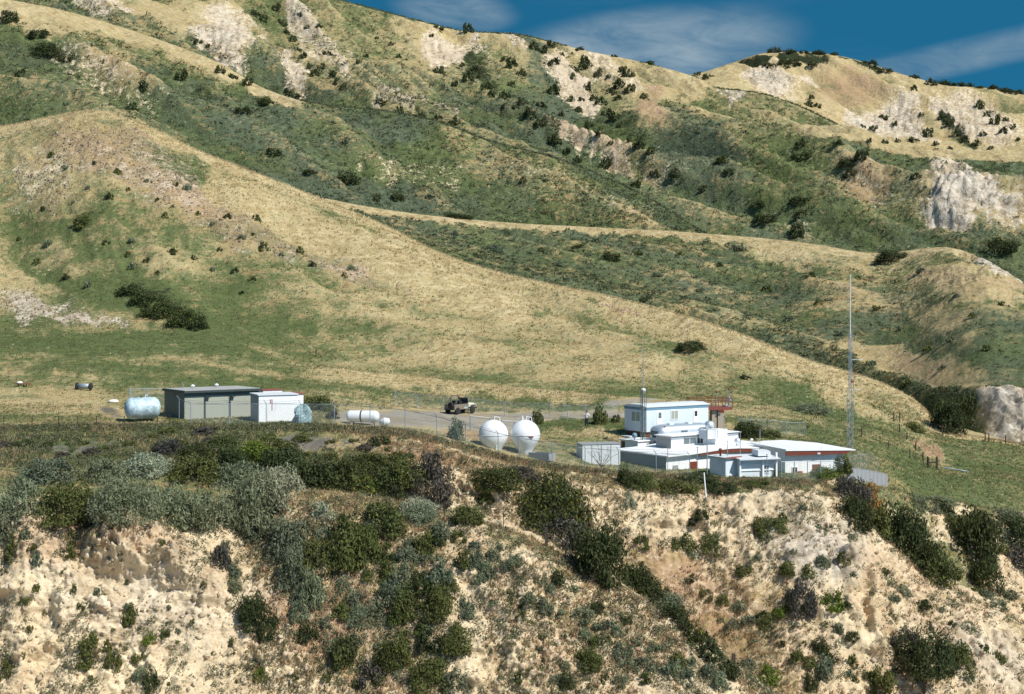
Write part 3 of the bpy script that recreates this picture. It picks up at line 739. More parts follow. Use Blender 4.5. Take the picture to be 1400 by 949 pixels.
# ------------------------------------------------------------------ shrubs one can tell apart: (x, foot y, width, height, kind, label)
T = [
# brow of the near cliff, left
(20,706,90,54,'sage','grey green sage bush on the cliff brow at the left edge of the photo'),
(88,712,110,56,'green','wide dull green bush above the pale cliff, beside the sage at the left edge'),
(62,660,90,34,'teal','low blue green bush behind the wide dull green bush on the cliff brow'),
(165,712,110,62,'sage','big sage bush on the cliff brow straight above the dark hollow'),
(225,716,90,64,'sage','sage bush right of the hollow, between two larger sage bushes on the brow'),
(140,660,80,34,'sage','pale topped sage bush in the row behind the cliff brow'),
(205,650,90,34,'pale','silvery sage bush at the back of the hedge, below the blue tank'),
(285,718,90,60,'sage','dense sage bush where the cliff brow starts to drop to the right'),
(262,662,80,40,'green','dull green bush at the back of the sage hedge, left of the tallest sage'),
(345,722,120,80,'sage','tallest feathery sage bush of the hedge above the cliff'),
(378,690,90,56,'pale','silvery top bush at the right end of the sage hedge'),
(330,668,80,40,'sage','low sage bush behind the tallest feathery sage'),
(395,760,60,58,'teal','blue green bush on the slope under the right end of the sage hedge'),
(360,735,60,34,'teal','small blue green bush under the tallest feathery sage'),
# hedge of dark bushes behind the brow
(318,648,60,40,'dark','dark bush left of the bright leafy bush behind the sage hedge'),
(352,640,70,42,'bright','bright green leafy bush standing above the sage hedge, below the white shed'),
(385,655,80,48,'dark','dark green bush just right of the bright leafy bush'),
(425,668,90,46,'dark','dark bush in the hedge beside the dry grass bank, left end'),
(470,672,80,46,'bloom','dark bush flecked with yellow in the hedge below the white tank'),
(492,672,52,28,'bright','small bright green bush at the foot of the dark hedge'),
(520,680,70,44,'dark','dark bush behind the foremost fence post on the grass bank'),
(548,662,80,44,'green','olive bush at the top of the dark hedge'),
(585,688,84,72,'purple','purplish dark bush at the right end of the hedge, beside the pale gully'),
(500,645,70,28,'bloom','yellow flecked bush at the back of the dark hedge'),
(268,632,56,30,'dark','dark bush in the weeds below the long shed'),
(230,622,60,22,'purple','brownish low bush in the weeds below the left half of the long shed'),
(300,612,50,18,'green','low green bush in the weeds below the right half of the long shed'),
# near slope under the grass bank
(405,700,0,0,None,None),
(440,722,44,36,'pale','silvery bush on the reddish slope below the dry grass bank'),
(470,770,80,70,'green','big olive bush in the middle of the near slope'),
(432,785,60,50,'green','olive bush left of the biggest olive bush on the near slope'),
(500,765,50,50,'green','round olive bush right of the biggest olive bush on the near slope'),
(520,730,80,44,'green','low olive bush at the foot of the dry grass bank'),
(400,800,50,56,'teal','blue green bush left of the olive bushes on the near slope'),
(425,830,44,56,'sage','sage bush below the blue green bush on the near slope'),
(345,858,50,52,'dark','dark round bush standing on the pale cliff, left of its twin'),
(366,872,34,42,'dark','dark bush standing on the pale cliff just right of a larger dark bush'),
(302,774,30,38,'purple','dark bluish bush on the upper right of the pale cliff'),
(318,790,24,20,'teal','small bush on the cliff under the dark bluish bush'),
(317,808,26,20,'sage','sage tuft on the cliff below the dark bluish bush'),
(540,825,50,40,'teal','blue green bush on the reddish slope below the olive bushes'),
(552,850,50,46,'green','olive bush leaning below a blue green bush on the reddish slope'),
(490,855,46,32,'sage','sage bush in the middle of the reddish slope'),
(515,838,40,30,'teal','blue green tuft left of the leaning olive bush'),
(605,812,40,40,'teal','round dark blue green bush right of the reddish slope'),
(598,845,46,52,'green','brownish olive bush below the round blue green bush'),
(636,845,30,34,'teal','blue green bush at the left of the central pale rib'),
(622,890,52,40,'green','olive bush at the foot of the brownish olive bush'),
(466,910,40,40,'dark','dark bush at the bottom of the reddish slope, left side'),
(530,912,46,36,'bloom','yellow flecked bush at the bottom of the reddish slope'),
(505,940,44,36,'purple','dark bluish bush near the bottom edge under the reddish slope'),
(585,945,60,50,'green','large green bush at the bottom edge left of the central pale rib'),
(622,949,44,40,'teal','blue green bush at the bottom edge beside the central pale rib'),
(580,870,36,24,'green','green bush above the large green bush near the bottom edge'),
(420,880,34,30,'dark','dark bush on the pale cliff right of the twin dark bushes'),
(408,850,34,30,'sage','sage bush on the pale cliff above a dark bush'),
(357,932,24,20,'bright','small bright green cushion bush on the pale cliff near the bottom edge'),
(97,744,15,20,'green','tiny round green bush alone on the pinkish cliff at the left'),
(95,762,20,18,'green','tiny green bush just below the lone round one on the pinkish cliff'),
(51,772,17,24,'teal','small bush on the far left of the cliff beside the pinkish earth'),
(20,768,30,44,'green','bush at the left edge part way down the cliff'),
(12,734,40,40,'teal','blue green bush at the left edge just under the brow'),
(34,736,20,16,'teal','small bush just under the brow near the left edge'),
(178,852,26,30,'green','green bush on the smooth pale earth below the hollow'),
(202,882,22,18,'bright','bright green cushion bush below the smooth pale earth'),
(122,894,40,26,'green','green bush low on the cliff, upper one of a cluster'),
(114,912,32,26,'green','green bush low on the cliff, lower left one of a cluster'),
(155,918,26,28,'green','green bush low on the cliff, lower right one of a cluster'),
(146,894,18,20,'green','small bush right of the upper one of the cluster low on the cliff'),
(204,948,28,34,'dark','dark bush at the bottom edge of the cliff'),
(187,908,24,20,'green','olive bush above the dark bush at the bottom edge of the cliff'),
(190,930,24,18,'sage','sage bush just above the dark bush at the bottom edge of the cliff'),
(5,930,24,34,'green','bush at the left edge near the bottom of the cliff'),
(33,826,22,14,'green','low bush half way down the left side of the cliff'),
(61,846,10,14,'green','tiny bush half way down the cliff left of the dark crack'),
(100,812,10,16,'green','tiny bush at the top of the dark crack in the cliff'),
(316,884,12,12,'green','tiny round bush on the pale cliff left of the twin dark bushes'),
# spur with the wire fence
(600,738,34,26,'teal','blue green bush on the spur top left of the thin fence post'),
(628,742,28,18,'green','green bush on the spur top under the thin fence post'),
(575,715,54,28,'sage','sage bush on the spur crest beside the dry grass bank'),
(570,705,60,26,'pale','silvery bush on the spur crest right of the foremost post'),
(640,715,50,26,'green','green bush at the head of the pale gully behind the spur'),
(650,772,24,26,'teal','bush on the pale top of the spur'),
(762,800,24,22,'dark','small dark bush on the pale spur below the thick fence post'),
(722,826,26,18,'teal','dark bush on the pale spur left of the grassy patch'),
(818,838,22,18,'dark','round dark bush on the grassy side of the spur'),
(800,850,40,20,'sage','sage bush on the grassy side of the spur'),
(805,915,46,30,'green','green bush low on the spur, upper one of a pair'),
(775,940,26,24,'dark','dark bush low on the spur left of the green pair'),
(710,940,20,24,'green','bush at the bottom edge on the pale rib'),
(850,900,30,24,'teal','blue green bush low on the fence side of the spur'),
(880,915,30,20,'teal','bush near the fence low on the spur'),
(985,945,30,26,'sage','sage bush at the bottom edge near the lowest fence post'),
(930,925,36,26,'sage','sage bush low on the spur below the sagging wire'),
(853,852,26,14,'dark','dark low bush under the thin fence post on the spur'),
# trees and bushes in the gully between the spur and the bluff
(680,668,100,34,'bloom','wide yellow flecked bush at the head of the gully below the round tanks'),
(755,725,124,82,'bloom','biggest bush in the gully, dark and flecked with yellow, behind the thick fence post'),
(772,745,74,52,'purple','purplish dark bush at the foot of the biggest yellow flecked bush'),
(822,792,92,84,'dark','dark round tree like bush in the gully, right of the yellow flecked one'),
(880,812,60,32,'dark','dark bush touching the foot of the dark round tree like bush in the gully'),
(912,842,60,34,'teal','blue green bush low in the gully behind the sagging wire'),
(665,688,30,16,'green','small green bush on the pale head of the gully'),
(712,655,60,18,'purple','brown bush on the edge below the round tanks'),
# bluff below the station
(858,694,26,24,'pale','round silvery bush on the pale bluff below the blue grey building'),
(880,668,50,24,'green','olive bush on the bluff edge below the blue grey end wall'),
(855,664,24,30,'dark','dark bush on the bluff edge left of the olive one'),
(925,673,70,18,'green','wide olive bush on the bluff edge below the red doors'),
(985,673,60,14,'dark','dark green bush on the bluff edge under the white leaning pole'),
(950,656,80,8,'dark','dark weeds bush along the wall foot beside the white leaning pole'),
(1030,664,60,8,'green','low green bush along the foot of the open shelter'),
(960,710,24,16,'dark','dark tuft on the pale bluff under the white leaning pole'),
(1055,730,50,22,'green','green bush in the middle of the pale bluff'),
(1040,733,26,26,'green','dark green bush at the left end of the bush in mid bluff'),
(1098,842,50,52,'purple','round dark bush with bare twigs on the bluff, right of the reddish grass'),
(1140,836,38,28,'bright','bright green bush right of the round dark bush on the bluff'),
(968,760,50,30,'green','green bush on the bluff above the reddish grass'),
(940,752,30,22,'green','small green bush on the pale part of the bluff'),
(880,752,26,22,'green','bush on the pale scree of the bluff, left side'),
(1098,700,14,14,'teal','small bush on the pale bluff below the chain link fence'),
(1075,785,22,16,'green','small bush above the bright green bush on the bluff'),
(1155,770,20,18,'green','small bush above the little cave on the right spur'),
(1215,802,30,14,'sage','sage cushion on the right spur, upper one'),
(1236,816,26,14,'sage','sage cushion on the right spur, lower one'),
(1148,866,20,16,'teal','bush under the bright green bush on the bluff'),
(1070,845,26,18,'bright','light green tuft left of the round dark bush on the bluff'),
(1050,860,30,20,'green','olive tuft below left of the round dark bush on the bluff'),
(1125,895,26,20,'dark','dark low bush near the bottom of the bluff'),
(1165,915,20,22,'green','bush near the bottom of the bluff left of the gnarled tree'),
(1130,930,30,34,'teal','blue green bush at the bottom of the bluff left of the gnarled tree'),
(1050,935,40,30,'bright','light green bush at the bottom of the reddish grass'),
(1110,945,24,30,'dark','dark bush at the bottom edge of the bluff'),
(1345,895,20,14,'dark','dark bush on the pale slope right of the gnarled tree'),
(1310,920,50,46,'green','green bush right of the gnarled tree at the bottom of the photo'),
(1210,949,44,40,'green','green bush at the foot of the gnarled tree, left side'),
(1290,700,40,16,'dark','low dark bush on the meadow edge right of the rusty bush'),
# dark chain of bushes at the end of the fence
(1163,690,60,40,'purple','purplish bush at the end of the chain link fence'),
(1170,722,60,50,'dark','dark bush below the purplish bush at the end of the fence'),
(1190,700,44,44,'rust','orange brown bush beside the purplish bush at the end of the fence'),
(1240,758,92,76,'dark','large dark bush below the orange brown bush in the right gully'),
(1278,795,60,56,'bloom','dark bush flecked with yellow lower in the right gully'),
(1208,735,44,40,'green','olive bush between the orange brown bush and the large dark one'),
(1336,770,84,84,'dark','big dark bush alone on the slope at the right'),
(1352,810,50,54,'dark','dark bush under the big lone dark bush at the right'),
(1310,730,50,26,'green','olive bush left of the big lone dark bush at the right'),
(1385,745,60,44,'dark','dark bush at the right edge below the meadow'),
(1390,775,40,32,'purple','purplish bush at the right edge under the dark bush'),
(1340,715,50,18,'green','low bush on the meadow edge above the big lone dark bush'),
(1285,692,60,14,'sage','low sage bush on the meadow edge'),
(1380,716,50,20,'teal','blue green bush on the meadow edge at the right'),
# station
(625,602,26,34,'teal','pale blue green young tree like bush against the fence left of the round tanks'),
(733,580,22,22,'green','round bush behind the right round tank'),
(820,581,24,30,'green','round bush at the roadside left of the blue trimmed trailer'),
(842,578,14,12,'dark','small dark bush between the roadside bush and the trailer'),
(430,562,54,24,'green','bush behind the fence right of the white block shed'),
(455,573,20,14,'purple','small dark bush behind the fence beside the white horizontal tank'),
(1025,600,50,26,'dark','dark bush behind the flat roofs, right of the platform'),
(1055,600,34,14,'green','low bush behind the flat roofs right of the dark one'),
(1130,657,50,20,'bright','bright weeds bush at the foot of the chain link fence by the small tree'),
(1055,652,22,20,'teal','small grey green bush in front of the open shelter'),
(1300,590,62,50,'dark','dark bush clump at the foot of the pale rock face'),
(1325,562,40,30,'dark','dark bush on the upper edge of the pale rock face'),
(1250,590,40,12,'green','low bush left of the dark clump by the pale rock face'),
# golden hill
(178,402,44,14,'dark','uppermost bush of the diagonal dark bush patch on the golden hill'),
(200,418,56,22,'dark','second bush from the top of the diagonal dark patch on the golden hill'),
(222,434,64,26,'bloom','yellow flecked bush in the middle of the diagonal dark patch'),
(252,446,60,26,'bloom','yellow flecked bush near the lower end of the diagonal dark patch'),
(270,452,30,18,'dark','lowest bush of the diagonal dark patch on the golden hill'),
(112,312,30,20,'green','olive bush alone on the left of the golden hill'),
(945,478,46,14,'dark','flat dark bush low on the right of the golden hill'),
(1020,519,18,8,'dark','small dark bush low on the golden hill right of the trailer'),
(880,415,14,10,'dark','small dark bush just behind the golden crest'),
(265,358,10,8,'dark','tiny dark bush in the middle of the golden hill'),
(428,365,14,10,'dark','tiny dark bush on the rocky part of the golden hill'),
(350,302,16,10,'green','small olive bush under the crest of the golden hill'),
(1110,566,60,16,'sage','grey bush patch at the foot of the golden hill left of the tall mast'),
# green face behind the golden crest
(835,358,28,15,'dark','dark bush in the middle of the green face behind the golden crest'),
(676,345,26,12,'teal','low bush on the green face under the pale path like crest'),
(1222,357,50,18,'dark','wide dark bush on the second crest at the right'),
(1095,322,0,0,None,None),
# third ridge
(248,110,20,18,'dark','dark bush on the left end of the green ridge'),
(195,125,16,16,'dark','smaller dark bush left of the one on the green ridge'),
(180,150,18,12,'dark','dark bush just above the peak of the golden hill'),
(28,105,20,14,'dark','dark bush at the far left below the tan crest'),
(52,52,36,14,'dark','wide dark bush under the tan crest at the top left'),
(60,78,50,22,'dark','big dark bush at the top left, the largest there'),
(92,88,30,16,'dark','dark bush right of the largest one at the top left'),
(10,30,30,20,'dark','dark bush at the left edge under the tan crest'),
(362,144,34,12,'dark','dark bush under the crest of the green ridge, upper one'),
(332,156,24,12,'dark','dark bush under the crest of the green ridge, lower one'),
(372,215,30,14,'dark','dark bush in the middle of the green ridge'),
(475,254,38,20,'dark','dark bush with a rounded top just above the golden crest'),
(425,241,26,8,'dark','flat dark bush just above the golden crest'),
(515,277,12,14,'dark','small dark bush left of a spreading bush by the golden crest'),
(542,276,24,14,'dark','spreading dark bush by the golden crest'),
(588,272,16,6,'dark','flat bush right of the spreading one by the golden crest'),
(625,299,46,8,'dark','long dark bush against the pale path like crest'),
(716,251,12,10,'dark','lone dark bush in the middle of the green brown ridge face'),
(744,249,16,6,'teal','flat bush right of the lone one on the green brown ridge face'),
(475,195,16,10,'teal','bush on the grey green slope left of the green brown face'),
# main ridge
(830,232,22,18,'dark','round dark bush beside the pink scar above the third ridge'),
(870,259,16,14,'dark','dark bush right of the third ridge crest'),
(896,246,18,12,'dark','dark bush with a pink scar beside it'),
(925,245,22,14,'dark','dark bush in the green valley, left one of two'),
(962,262,20,10,'dark','dark bush in the green valley under the brown slope'),
(1090,326,24,22,'dark','dark bush beside the small earth scar above the second crest'),
(1095,202,18,14,'dark','dark bush on the right green slope, upper left one'),
(1100,220,36,16,'dark','wide dark bush on the right green slope'),
(1148,200,20,8,'dark','flat dark bush near the top of the right green slope'),
(1160,230,28,14,'dark','dark bush on the right green slope left of its twin'),
(1180,222,22,18,'dark','dark bush on the right green slope, right twin'),
(1165,242,24,14,'dark','dark bush under the twin bushes on the right green slope'),
(990,222,26,10,'bloom','yellowish bush on the left part of the right green slope'),
(1095,280,34,14,'dark','dark bush in the valley above the earth scar'),
(1098,294,20,9,'dark','dark bush under another in the valley above the earth scar'),
(1040,290,30,9,'dark','flat dark bush at the left of the green valley'),
(1047,303,34,14,'dark','long dark bush beside the earth scar above the second crest'),
(998,242,22,9,'dark','flat dark bush left of the valley'),
(1254,246,20,9,'dark','dark bush above the white scree at the right'),
(1370,345,60,22,'dark','dark bush clump under the white scree at the right edge'),
(985,57,0,0,None,None),
]
for x, y, wd, ht, kd, lb in T:
    if kd: shrub(x, y, wd, ht, kd, lb)
for x, y, wd, ht, kd in ((872,806,52,40,'dark'),(896,830,50,38,'dark'),(922,856,46,34,'dark'),(948,880,44,30,'bloom'),(972,902,40,28,'dark'),(996,926,38,26,'dark')):
    shrub(x, y, wd, ht, kd, 'dark bush in the row along the gully floor behind the sagging wire', 'dark bushes along the gully floor')
# bushes nothing tells apart, by the slope they grow on
def scatter(name_label, group, pts, kinds, wr, hr):
    for i, (x, y) in enumerate(pts):
        wd = rng.uniform(*wr); shrub(x, y, wd, wd*rng.uniform(*hr), kinds[i % len(kinds)], name_label, group)
scatter('dark bush in the chaparral of the steep gullied slope under the main skyline', 'dark bushes on the gullied slope under the skyline',
 [(640,45),(665,122),(672,132),(655,108),(690,135),(705,150),(700,120),(714,143),(725,165),(738,180),(742,172),(650,98),(632,92),(730,70),(742,75),(752,66),(768,76),(758,88),(785,98),(800,95),(782,108),(800,88),(818,106),(832,110),(805,126),(812,138),(795,140),(852,98),(858,106),(848,122),(862,126),(838,130),(845,138),(880,136),(822,146),(830,158),(838,168),(848,174),(756,130),(740,148),(780,140),(790,155),(700,95),(712,105),(690,85),(768,160),(805,175),(820,190),(835,200),(860,195),(875,205),(890,215),(760,200),(775,212),(790,222),(640,112),(622,120),(688,150),(600,100)],
 ['dark'], (9, 22), (.55, .95))
scatter('dark bush on the crest of the main skyline ridge', 'dark bushes along the skyline', [(792,70),(840,79),(875,84),(888,88),(924,96),(935,100),(598,41),(955,104),(968,108)], ['dark'], (10, 20), (.35, .5))
scatter('dark bush among the white scars at the top left', 'dark bushes among the white scars', [(350,24),(360,30),(385,35),(392,48),(400,58),(408,70),(415,82),(422,95),(430,105),(378,18),(410,25),(420,40),(435,40),(448,78),(440,95),(455,105),(460,118),(470,122),(270,60),(285,66),(300,100),(318,108),(338,118),(395,130),(408,136),(515,55),(535,62),(500,80),(488,88),(545,80),(590,52),(520,147),(545,155),(575,160),(600,165),(620,172)], ['dark'], (8, 18), (.5, .9))
scatter('small dark bush dotting the pale scars of the far domed hill', 'dark bushes on the domed hill', [(1208,165),(1225,172),(1260,160),(1250,195),(1270,190),(1228,195),(1290,165),(1300,172),(1310,185),(1320,195),(1340,150),(1350,160),(1362,170),(1375,165),(1385,180),(1372,185),(1345,188),(1335,200),(1392,195),(1110,140),(1105,146),(1118,148),(1190,195),(1210,198),(1180,176),(1195,180),(1280,200),(1300,205),(1355,205),(1275,118),(1250,125)], ['dark'], (8, 18), (.55, .9))
scatter('dark bush on the dark chaparral cap of the far domed hill', 'chaparral on top of the domed hill', [(1000,85),(1012,82),(1025,76),(1040,73),(1060,72),(1080,73),(1100,73),(1120,74),(1140,76),(1160,78),(1175,82),(1190,88),(1205,92),(1220,97),(1235,102),(1060,92),(1072,88),(1085,86),(1050,94),(1075,94),(1090,92),(1110,91),(1195,98),(1210,102),(1250,107),(1270,111),(1290,116),(1310,118),(1325,119),(1340,121),(1360,124),(1375,127),(1390,130)], ['dark'], (14, 26), (.25, .4))
scatter('dark tuft among the rocks of the golden hill', 'tufts on the rocky golden hill', [(70,215),(90,235),(130,225),(160,240),(120,262),(150,275),(175,262),(200,250),(215,275),(235,285),(255,262),(240,255),(270,295),(290,310),(310,300),(225,300),(330,330),(345,322),(360,345),(385,352),(300,345),(410,345),(100,280),(60,290),(25,330),(65,340),(90,385),(50,365),(120,395),(330,405),(345,385),(180,370),(200,360),(215,375),(290,372),(320,375),(470,380),(480,372),(235,348),(175,352),(180,335),(145,335)], ['green', 'sage', 'dark'], (8, 17), (.5, .8))
scatter('low bush speckling the green face behind the golden crest', 'bushes on the green face behind the golden crest', [(620,322),(650,350),(700,330),(740,345),(760,365),(790,340),(810,380),(870,350),(900,380),(930,350),(960,400),(985,365),(1020,430),(1050,400),(1080,440),(1120,420),(1150,460),(1200,430),(1230,455),(1270,480),(1300,470),(1330,440),(1190,500),(1240,530),(1290,510),(720,370),(1010,345),(1110,380),(1260,375),(1370,420),(1310,410),(1350,480)], ['teal', 'green'], (10, 22), (.35, .6))
def spread(poly, n, dmin, seed):
    g = np.random.default_rng(seed); out = []
    xs = [p[0] for p in poly]; ys = [p[1] for p in poly]
    for _ in range(4000):
        x, y = g.uniform(min(xs), max(xs)), g.uniform(min(ys), max(ys)); ins = False
        for (x0, y0), (x1, y1) in zip(poly, poly[1:]+poly[:1]):
            if (y0 > y) != (y1 > y) and x < (x1-x0)*(y-y0)/(y1-y0)+x0: ins = not ins
        if ins and all(abs(x-a)+abs(y-b)*1.4 > dmin for a, b in out): out.append((x, y))
        if len(out) >= n: break
    return out
scatter('low mixed bush on the reddish slope between the pale cliff and the central pale rib', 'low bushes on the reddish near slope', spread([(400,740),(560,705),(640,760),(600,860),(640,945),(480,948),(430,880),(390,800)], 64, 17, 1), ['green', 'sage', 'teal', 'green', 'dark'], (16, 40), (.55, .85))
scatter('low grey green bush on the grassy side of the near spur below its wire fence', 'low bushes on the spur', spread([(640,735),(760,790),(880,860),(1010,945),(760,948),(700,860),(640,790)], 60, 16, 2), ['sage', 'teal', 'green', 'sage'], (12, 30), (.5, .8))
scatter('low bush dotting the bluff face below the white buildings', 'low bushes on the bluff face', spread([(880,690),(1120,690),(1230,800),(1390,900),(1330,945),(1000,945),(930,800)], 62, 20, 3), ['green', 'teal', 'sage', 'dark', 'green'], (10, 28), (.5, .8))
scatter('small tuft of a bush on the bare pale cliff at the left', 'tufts on the pale cliff', spread([(0,740),(120,720),(300,730),(400,820),(460,940),(0,948)], 46, 22, 4), ['green', 'teal', 'green'], (7, 17), (.6, .95))
scatter('low bush in the weedy strip behind the sage hedge', 'bushes in the weedy strip', spread([(0,600),(230,592),(420,596),(560,610),(560,640),(300,630),(200,622),(0,632)], 34, 24, 5), ['green', 'purple', 'dark', 'green'], (18, 42), (.25, .4))
scatter('low bush on the slope right of the dark gully bushes at the right edge', 'bushes on the right slope', spread([(1210,690),(1400,706),(1400,850),(1300,800),(1250,740)], 30, 18, 6), ['green', 'teal', 'sage'], (14, 32), (.4, .7))
# ground plants nobody could count: low scrub and dry grass
def pick(n, mask):
    idx = np.flatnonzero(mask.reshape(-1)); return rng.choice(idx, min(n, len(idx)), replace=False)
okc = vis & (PXg > -150) & (PXg < 1550) & (PYg > -5) & (PYg < 975)
def tufts(name, label, n, mask, leaves, szf, colf, spiky, hfac, mat):
    i = pick(n, mask); n = len(i)
    P = np.stack([GX.reshape(-1)[i], GY.reshape(-1)[i], GZ.reshape(-1)[i]], 1)
    s = szf(P[:, 1], n)
    m = leaves
    th = rng.uniform(0, 2*math.pi, (n, m)); rr = np.sqrt(rng.uniform(0, 1, (n, m)))
    cx = np.cos(th)*rr*s[:, None]; cy = np.sin(th)*rr*s[:, None]
    if spiky:
        h = s[:, None]*hfac*rng.uniform(.5, 1.2, (n, m)); lean = rng.normal(size=(n, m, 2))*.35*h[..., None]
        lean[..., 0] += .25*h
        wd = s[:, None]*.16*rng.uniform(.6, 1.3, (n, m)); a = rng.uniform(0, math.pi, (n, m))
        base = P[:, None, :]+np.stack([cx*.7, cy*.7, np.zeros_like(cx)-.03], -1)
        sd = np.stack([np.cos(a)*wd, np.sin(a)*wd, np.zeros_like(a)], -1)
        tip = base+np.stack([lean[..., 0], lean[..., 1], h], -1)
        V = np.stack([base-sd, base+sd, tip], 2).reshape(-1, 3); npv = 3
    else:
        cz = (1-rr**2)*s[:, None]*hfac*rng.uniform(.4, 1, (n, m))
        p = P[:, None, :]+np.stack([cx, cy, cz], -1)
        d = np.stack([cx/s[:, None], cy/s[:, None], cz/s[:, None]+.4], -1)+rng.normal(size=(n, m, 3))*.6
        d /= np.linalg.norm(d, axis=-1)[..., None]
        a = np.cross(d, rng.normal(size=(n, m, 3))); a /= np.linalg.norm(a, axis=-1)[..., None]
        b = np.cross(a, d); L = s[:, None, None]*rng.uniform(.6, 1.3, (n, m, 1))*1.05/math.sqrt(m)
        V = np.stack([p-a*L, p+b*L*.6, p+a*L, p-b*L*.6], 2).reshape(-1, 3); npv = 4
    col = colf(i, n)                                  # per tuft
    col = np.repeat(col[:, None, :]*rng.uniform(.75, 1.25, (n, m, 1)), npv, 1).reshape(-1, 3) if False else np.repeat((col[:, None, :]*rng.uniform(.72, 1.3, (n, m, 1))).reshape(-1, 3), npv, 0)
    me = raw_mesh(name, V, np.arange(len(V)), npv, col=col, mats=[mat])
    return tag(put(name, me), label, None, None, 'stuff')
def tuft_mat(name):
    m, t, b, o = mat_new(name)
    a = t.new('ShaderNodeAttribute'); a.attribute_name = 'tint'
    t.l.new(a.outputs['Color'], b.inputs['Base Color'])
    tr = t.new('ShaderNodeBsdfTranslucent'); t.l.new(a.outputs['Color'], tr.inputs[0])
    mx = t.new('ShaderNodeMixShader'); mx.inputs[0].default_value = .25
    t.l.new(b.outputs[0], mx.inputs[1]); t.l.new(tr.outputs[0], mx.inputs[2]); t.l.new(mx.outputs[0], o.inputs[0])
    return m
TM = tuft_mat('ground_plants')
fl = lambda k: cov[k].reshape(-1)
def lerp(a, b, t): return np.array(a)[None]+(np.array(b)-np.array(a))[None]*np.clip(t, 0, 1)[:, None]
pat = fbm(GX/7, GY/5, 5, 95, .65)+.12
wob = fbm(GX/6, GY/8, 4, 91, .6)
gw = cov['g']+wob*.9-.35*cov['p']
nearm = okc & (SEG >= 1) & (SEG <= 5) & (cov['k'] < .4)
tufts('low_scrub', 'low grey green scrub dotted over the pale near slopes', 12500, nearm & (fbm(GX/3, arc/3, 3, 93)+.8*cov['g']-.35*cov['w']+.3*(1-cov['r']) > .22), 34,
      lambda y, n: rng.uniform(.10, .42, n), lambda i, n: lerp((.06, .08, .034), (.22, .215, .125), rng.uniform(0, 1, n)), False, 1.1, TM)
tufts('dry_grass', 'dry straw coloured grass on the near slopes', 25000, nearm & (gw-.45*cov['r']+.75*cov['p'] > .25), 7,
      lambda y, n: rng.uniform(.14, .34, n), lambda i, n: np.where((gw.reshape(-1)[i]+rng.normal(size=n)*.2 > .55)[:, None], lerp((.085, .105, .042), (.19, .195, .09), rng.uniform(0, 1, n)), lerp((.42, .33, .18), (.36, .225, .135), fl('p')[i]*1.1+rng.normal(size=n)*.25)), True, 1.1, TM)
mid = okc & (SEG >= 6) & (SEG <= 8) & (cov['k'] < .3) & (cov['r'] < .6)
tufts('meadow_grass', 'green and straw coloured grass of the meadow and the golden hill', 68000, mid, 6,
      lambda y, n: rng.uniform(.13, .30, n)*np.clip(y/150, .8, 1.7),
      lambda i, n: np.where((gw.reshape(-1)[i]+rng.normal(size=n)*.2 > .37)[:, None], lerp((.115, .135, .052), (.215, .215, .095), rng.uniform(0, 1, n)), np.where((pat.reshape(-1)[i]+rng.normal(size=n)*.12 > .12)[:, None], lerp((.50, .41, .225), (.66, .575, .35), rng.uniform(0, 1, n)), lerp((.33, .245, .13), (.46, .35, .19), rng.uniform(0, 1, n)))), True, .85, TM)
hills_ = okc & (SEG >= 10) & (SEG <= 17) & (cov['r'] < .7)
tufts('hill_scrub', 'low scrub speckling the green hillsides', 25000, hills_ & (cov['g']+wob*.7+.6*cov['d'] > .42), 12,
      lambda y, n: (.25+.75*rng.uniform(0, 1, n)**2.5)*np.clip(y/330, .7, 2.2), lambda i, n: lerp((.042, .058, .026), (.15, .168, .092), rng.uniform(0, 1, n)**1.1), False, .7, TM)

# stones on the pale earth and on the rocky ground of the hills
def stones(name, label, n, mask, seed, szf, c0, c1):
    st_i = pick(n, mask); n_ = len(st_i); g_ = np.random.default_rng(seed)
    octv = np.array([[1,0,0],[-1,0,0],[0,1,0],[0,-1,0],[0,0,1],[0,0,-1]], float)
    octf = np.array([[0,2,4],[2,1,4],[1,3,4],[3,0,4],[2,0,5],[1,2,5],[3,1,5],[0,3,5]])
    Pst = np.stack([GX.reshape(-1)[st_i], GY.reshape(-1)[st_i], GZ.reshape(-1)[st_i]], 1)
    sz_ = szf(g_, n_, Pst[:, 1])
    Vs = Pst[:, None, :]+octv[None]*sz_[:, None, None]*g_.uniform(.5, 1.3, (n_, 6, 1))+g_.normal(size=(n_, 6, 3))*sz_[:, None, None]*.25
    Fs = (np.arange(n_)[:, None, None]*6+octf[None]).reshape(-1)
    cs_ = lerp(c0, c1, g_.uniform(0, 1, n_))
    tag(put(name, raw_mesh(name, Vs.reshape(-1, 3), Fs, 3, col=np.repeat(cs_, 6, 0), mats=[TM])), label, None, None, 'stuff')
stones('loose_stones', 'loose pale stones strewn on the near slopes', 8000, nearm & (cov['r'] > .55), 31, lambda g, n, y: .03+.18*g.uniform(0, 1, n)**5+.05*g.uniform(0, 1, n), (.36, .27, .16), (.70, .60, .44))
stones('hill_stones', 'grey brown rocks on the rocky parts of the golden hill', 5000, okc & (SEG == 8) & (cov['r'] > .36), 32, lambda g, n, y: (.05+.26*g.uniform(0, 1, n)**4)*y/230, (.19, .15, .105), (.44, .37, .28))
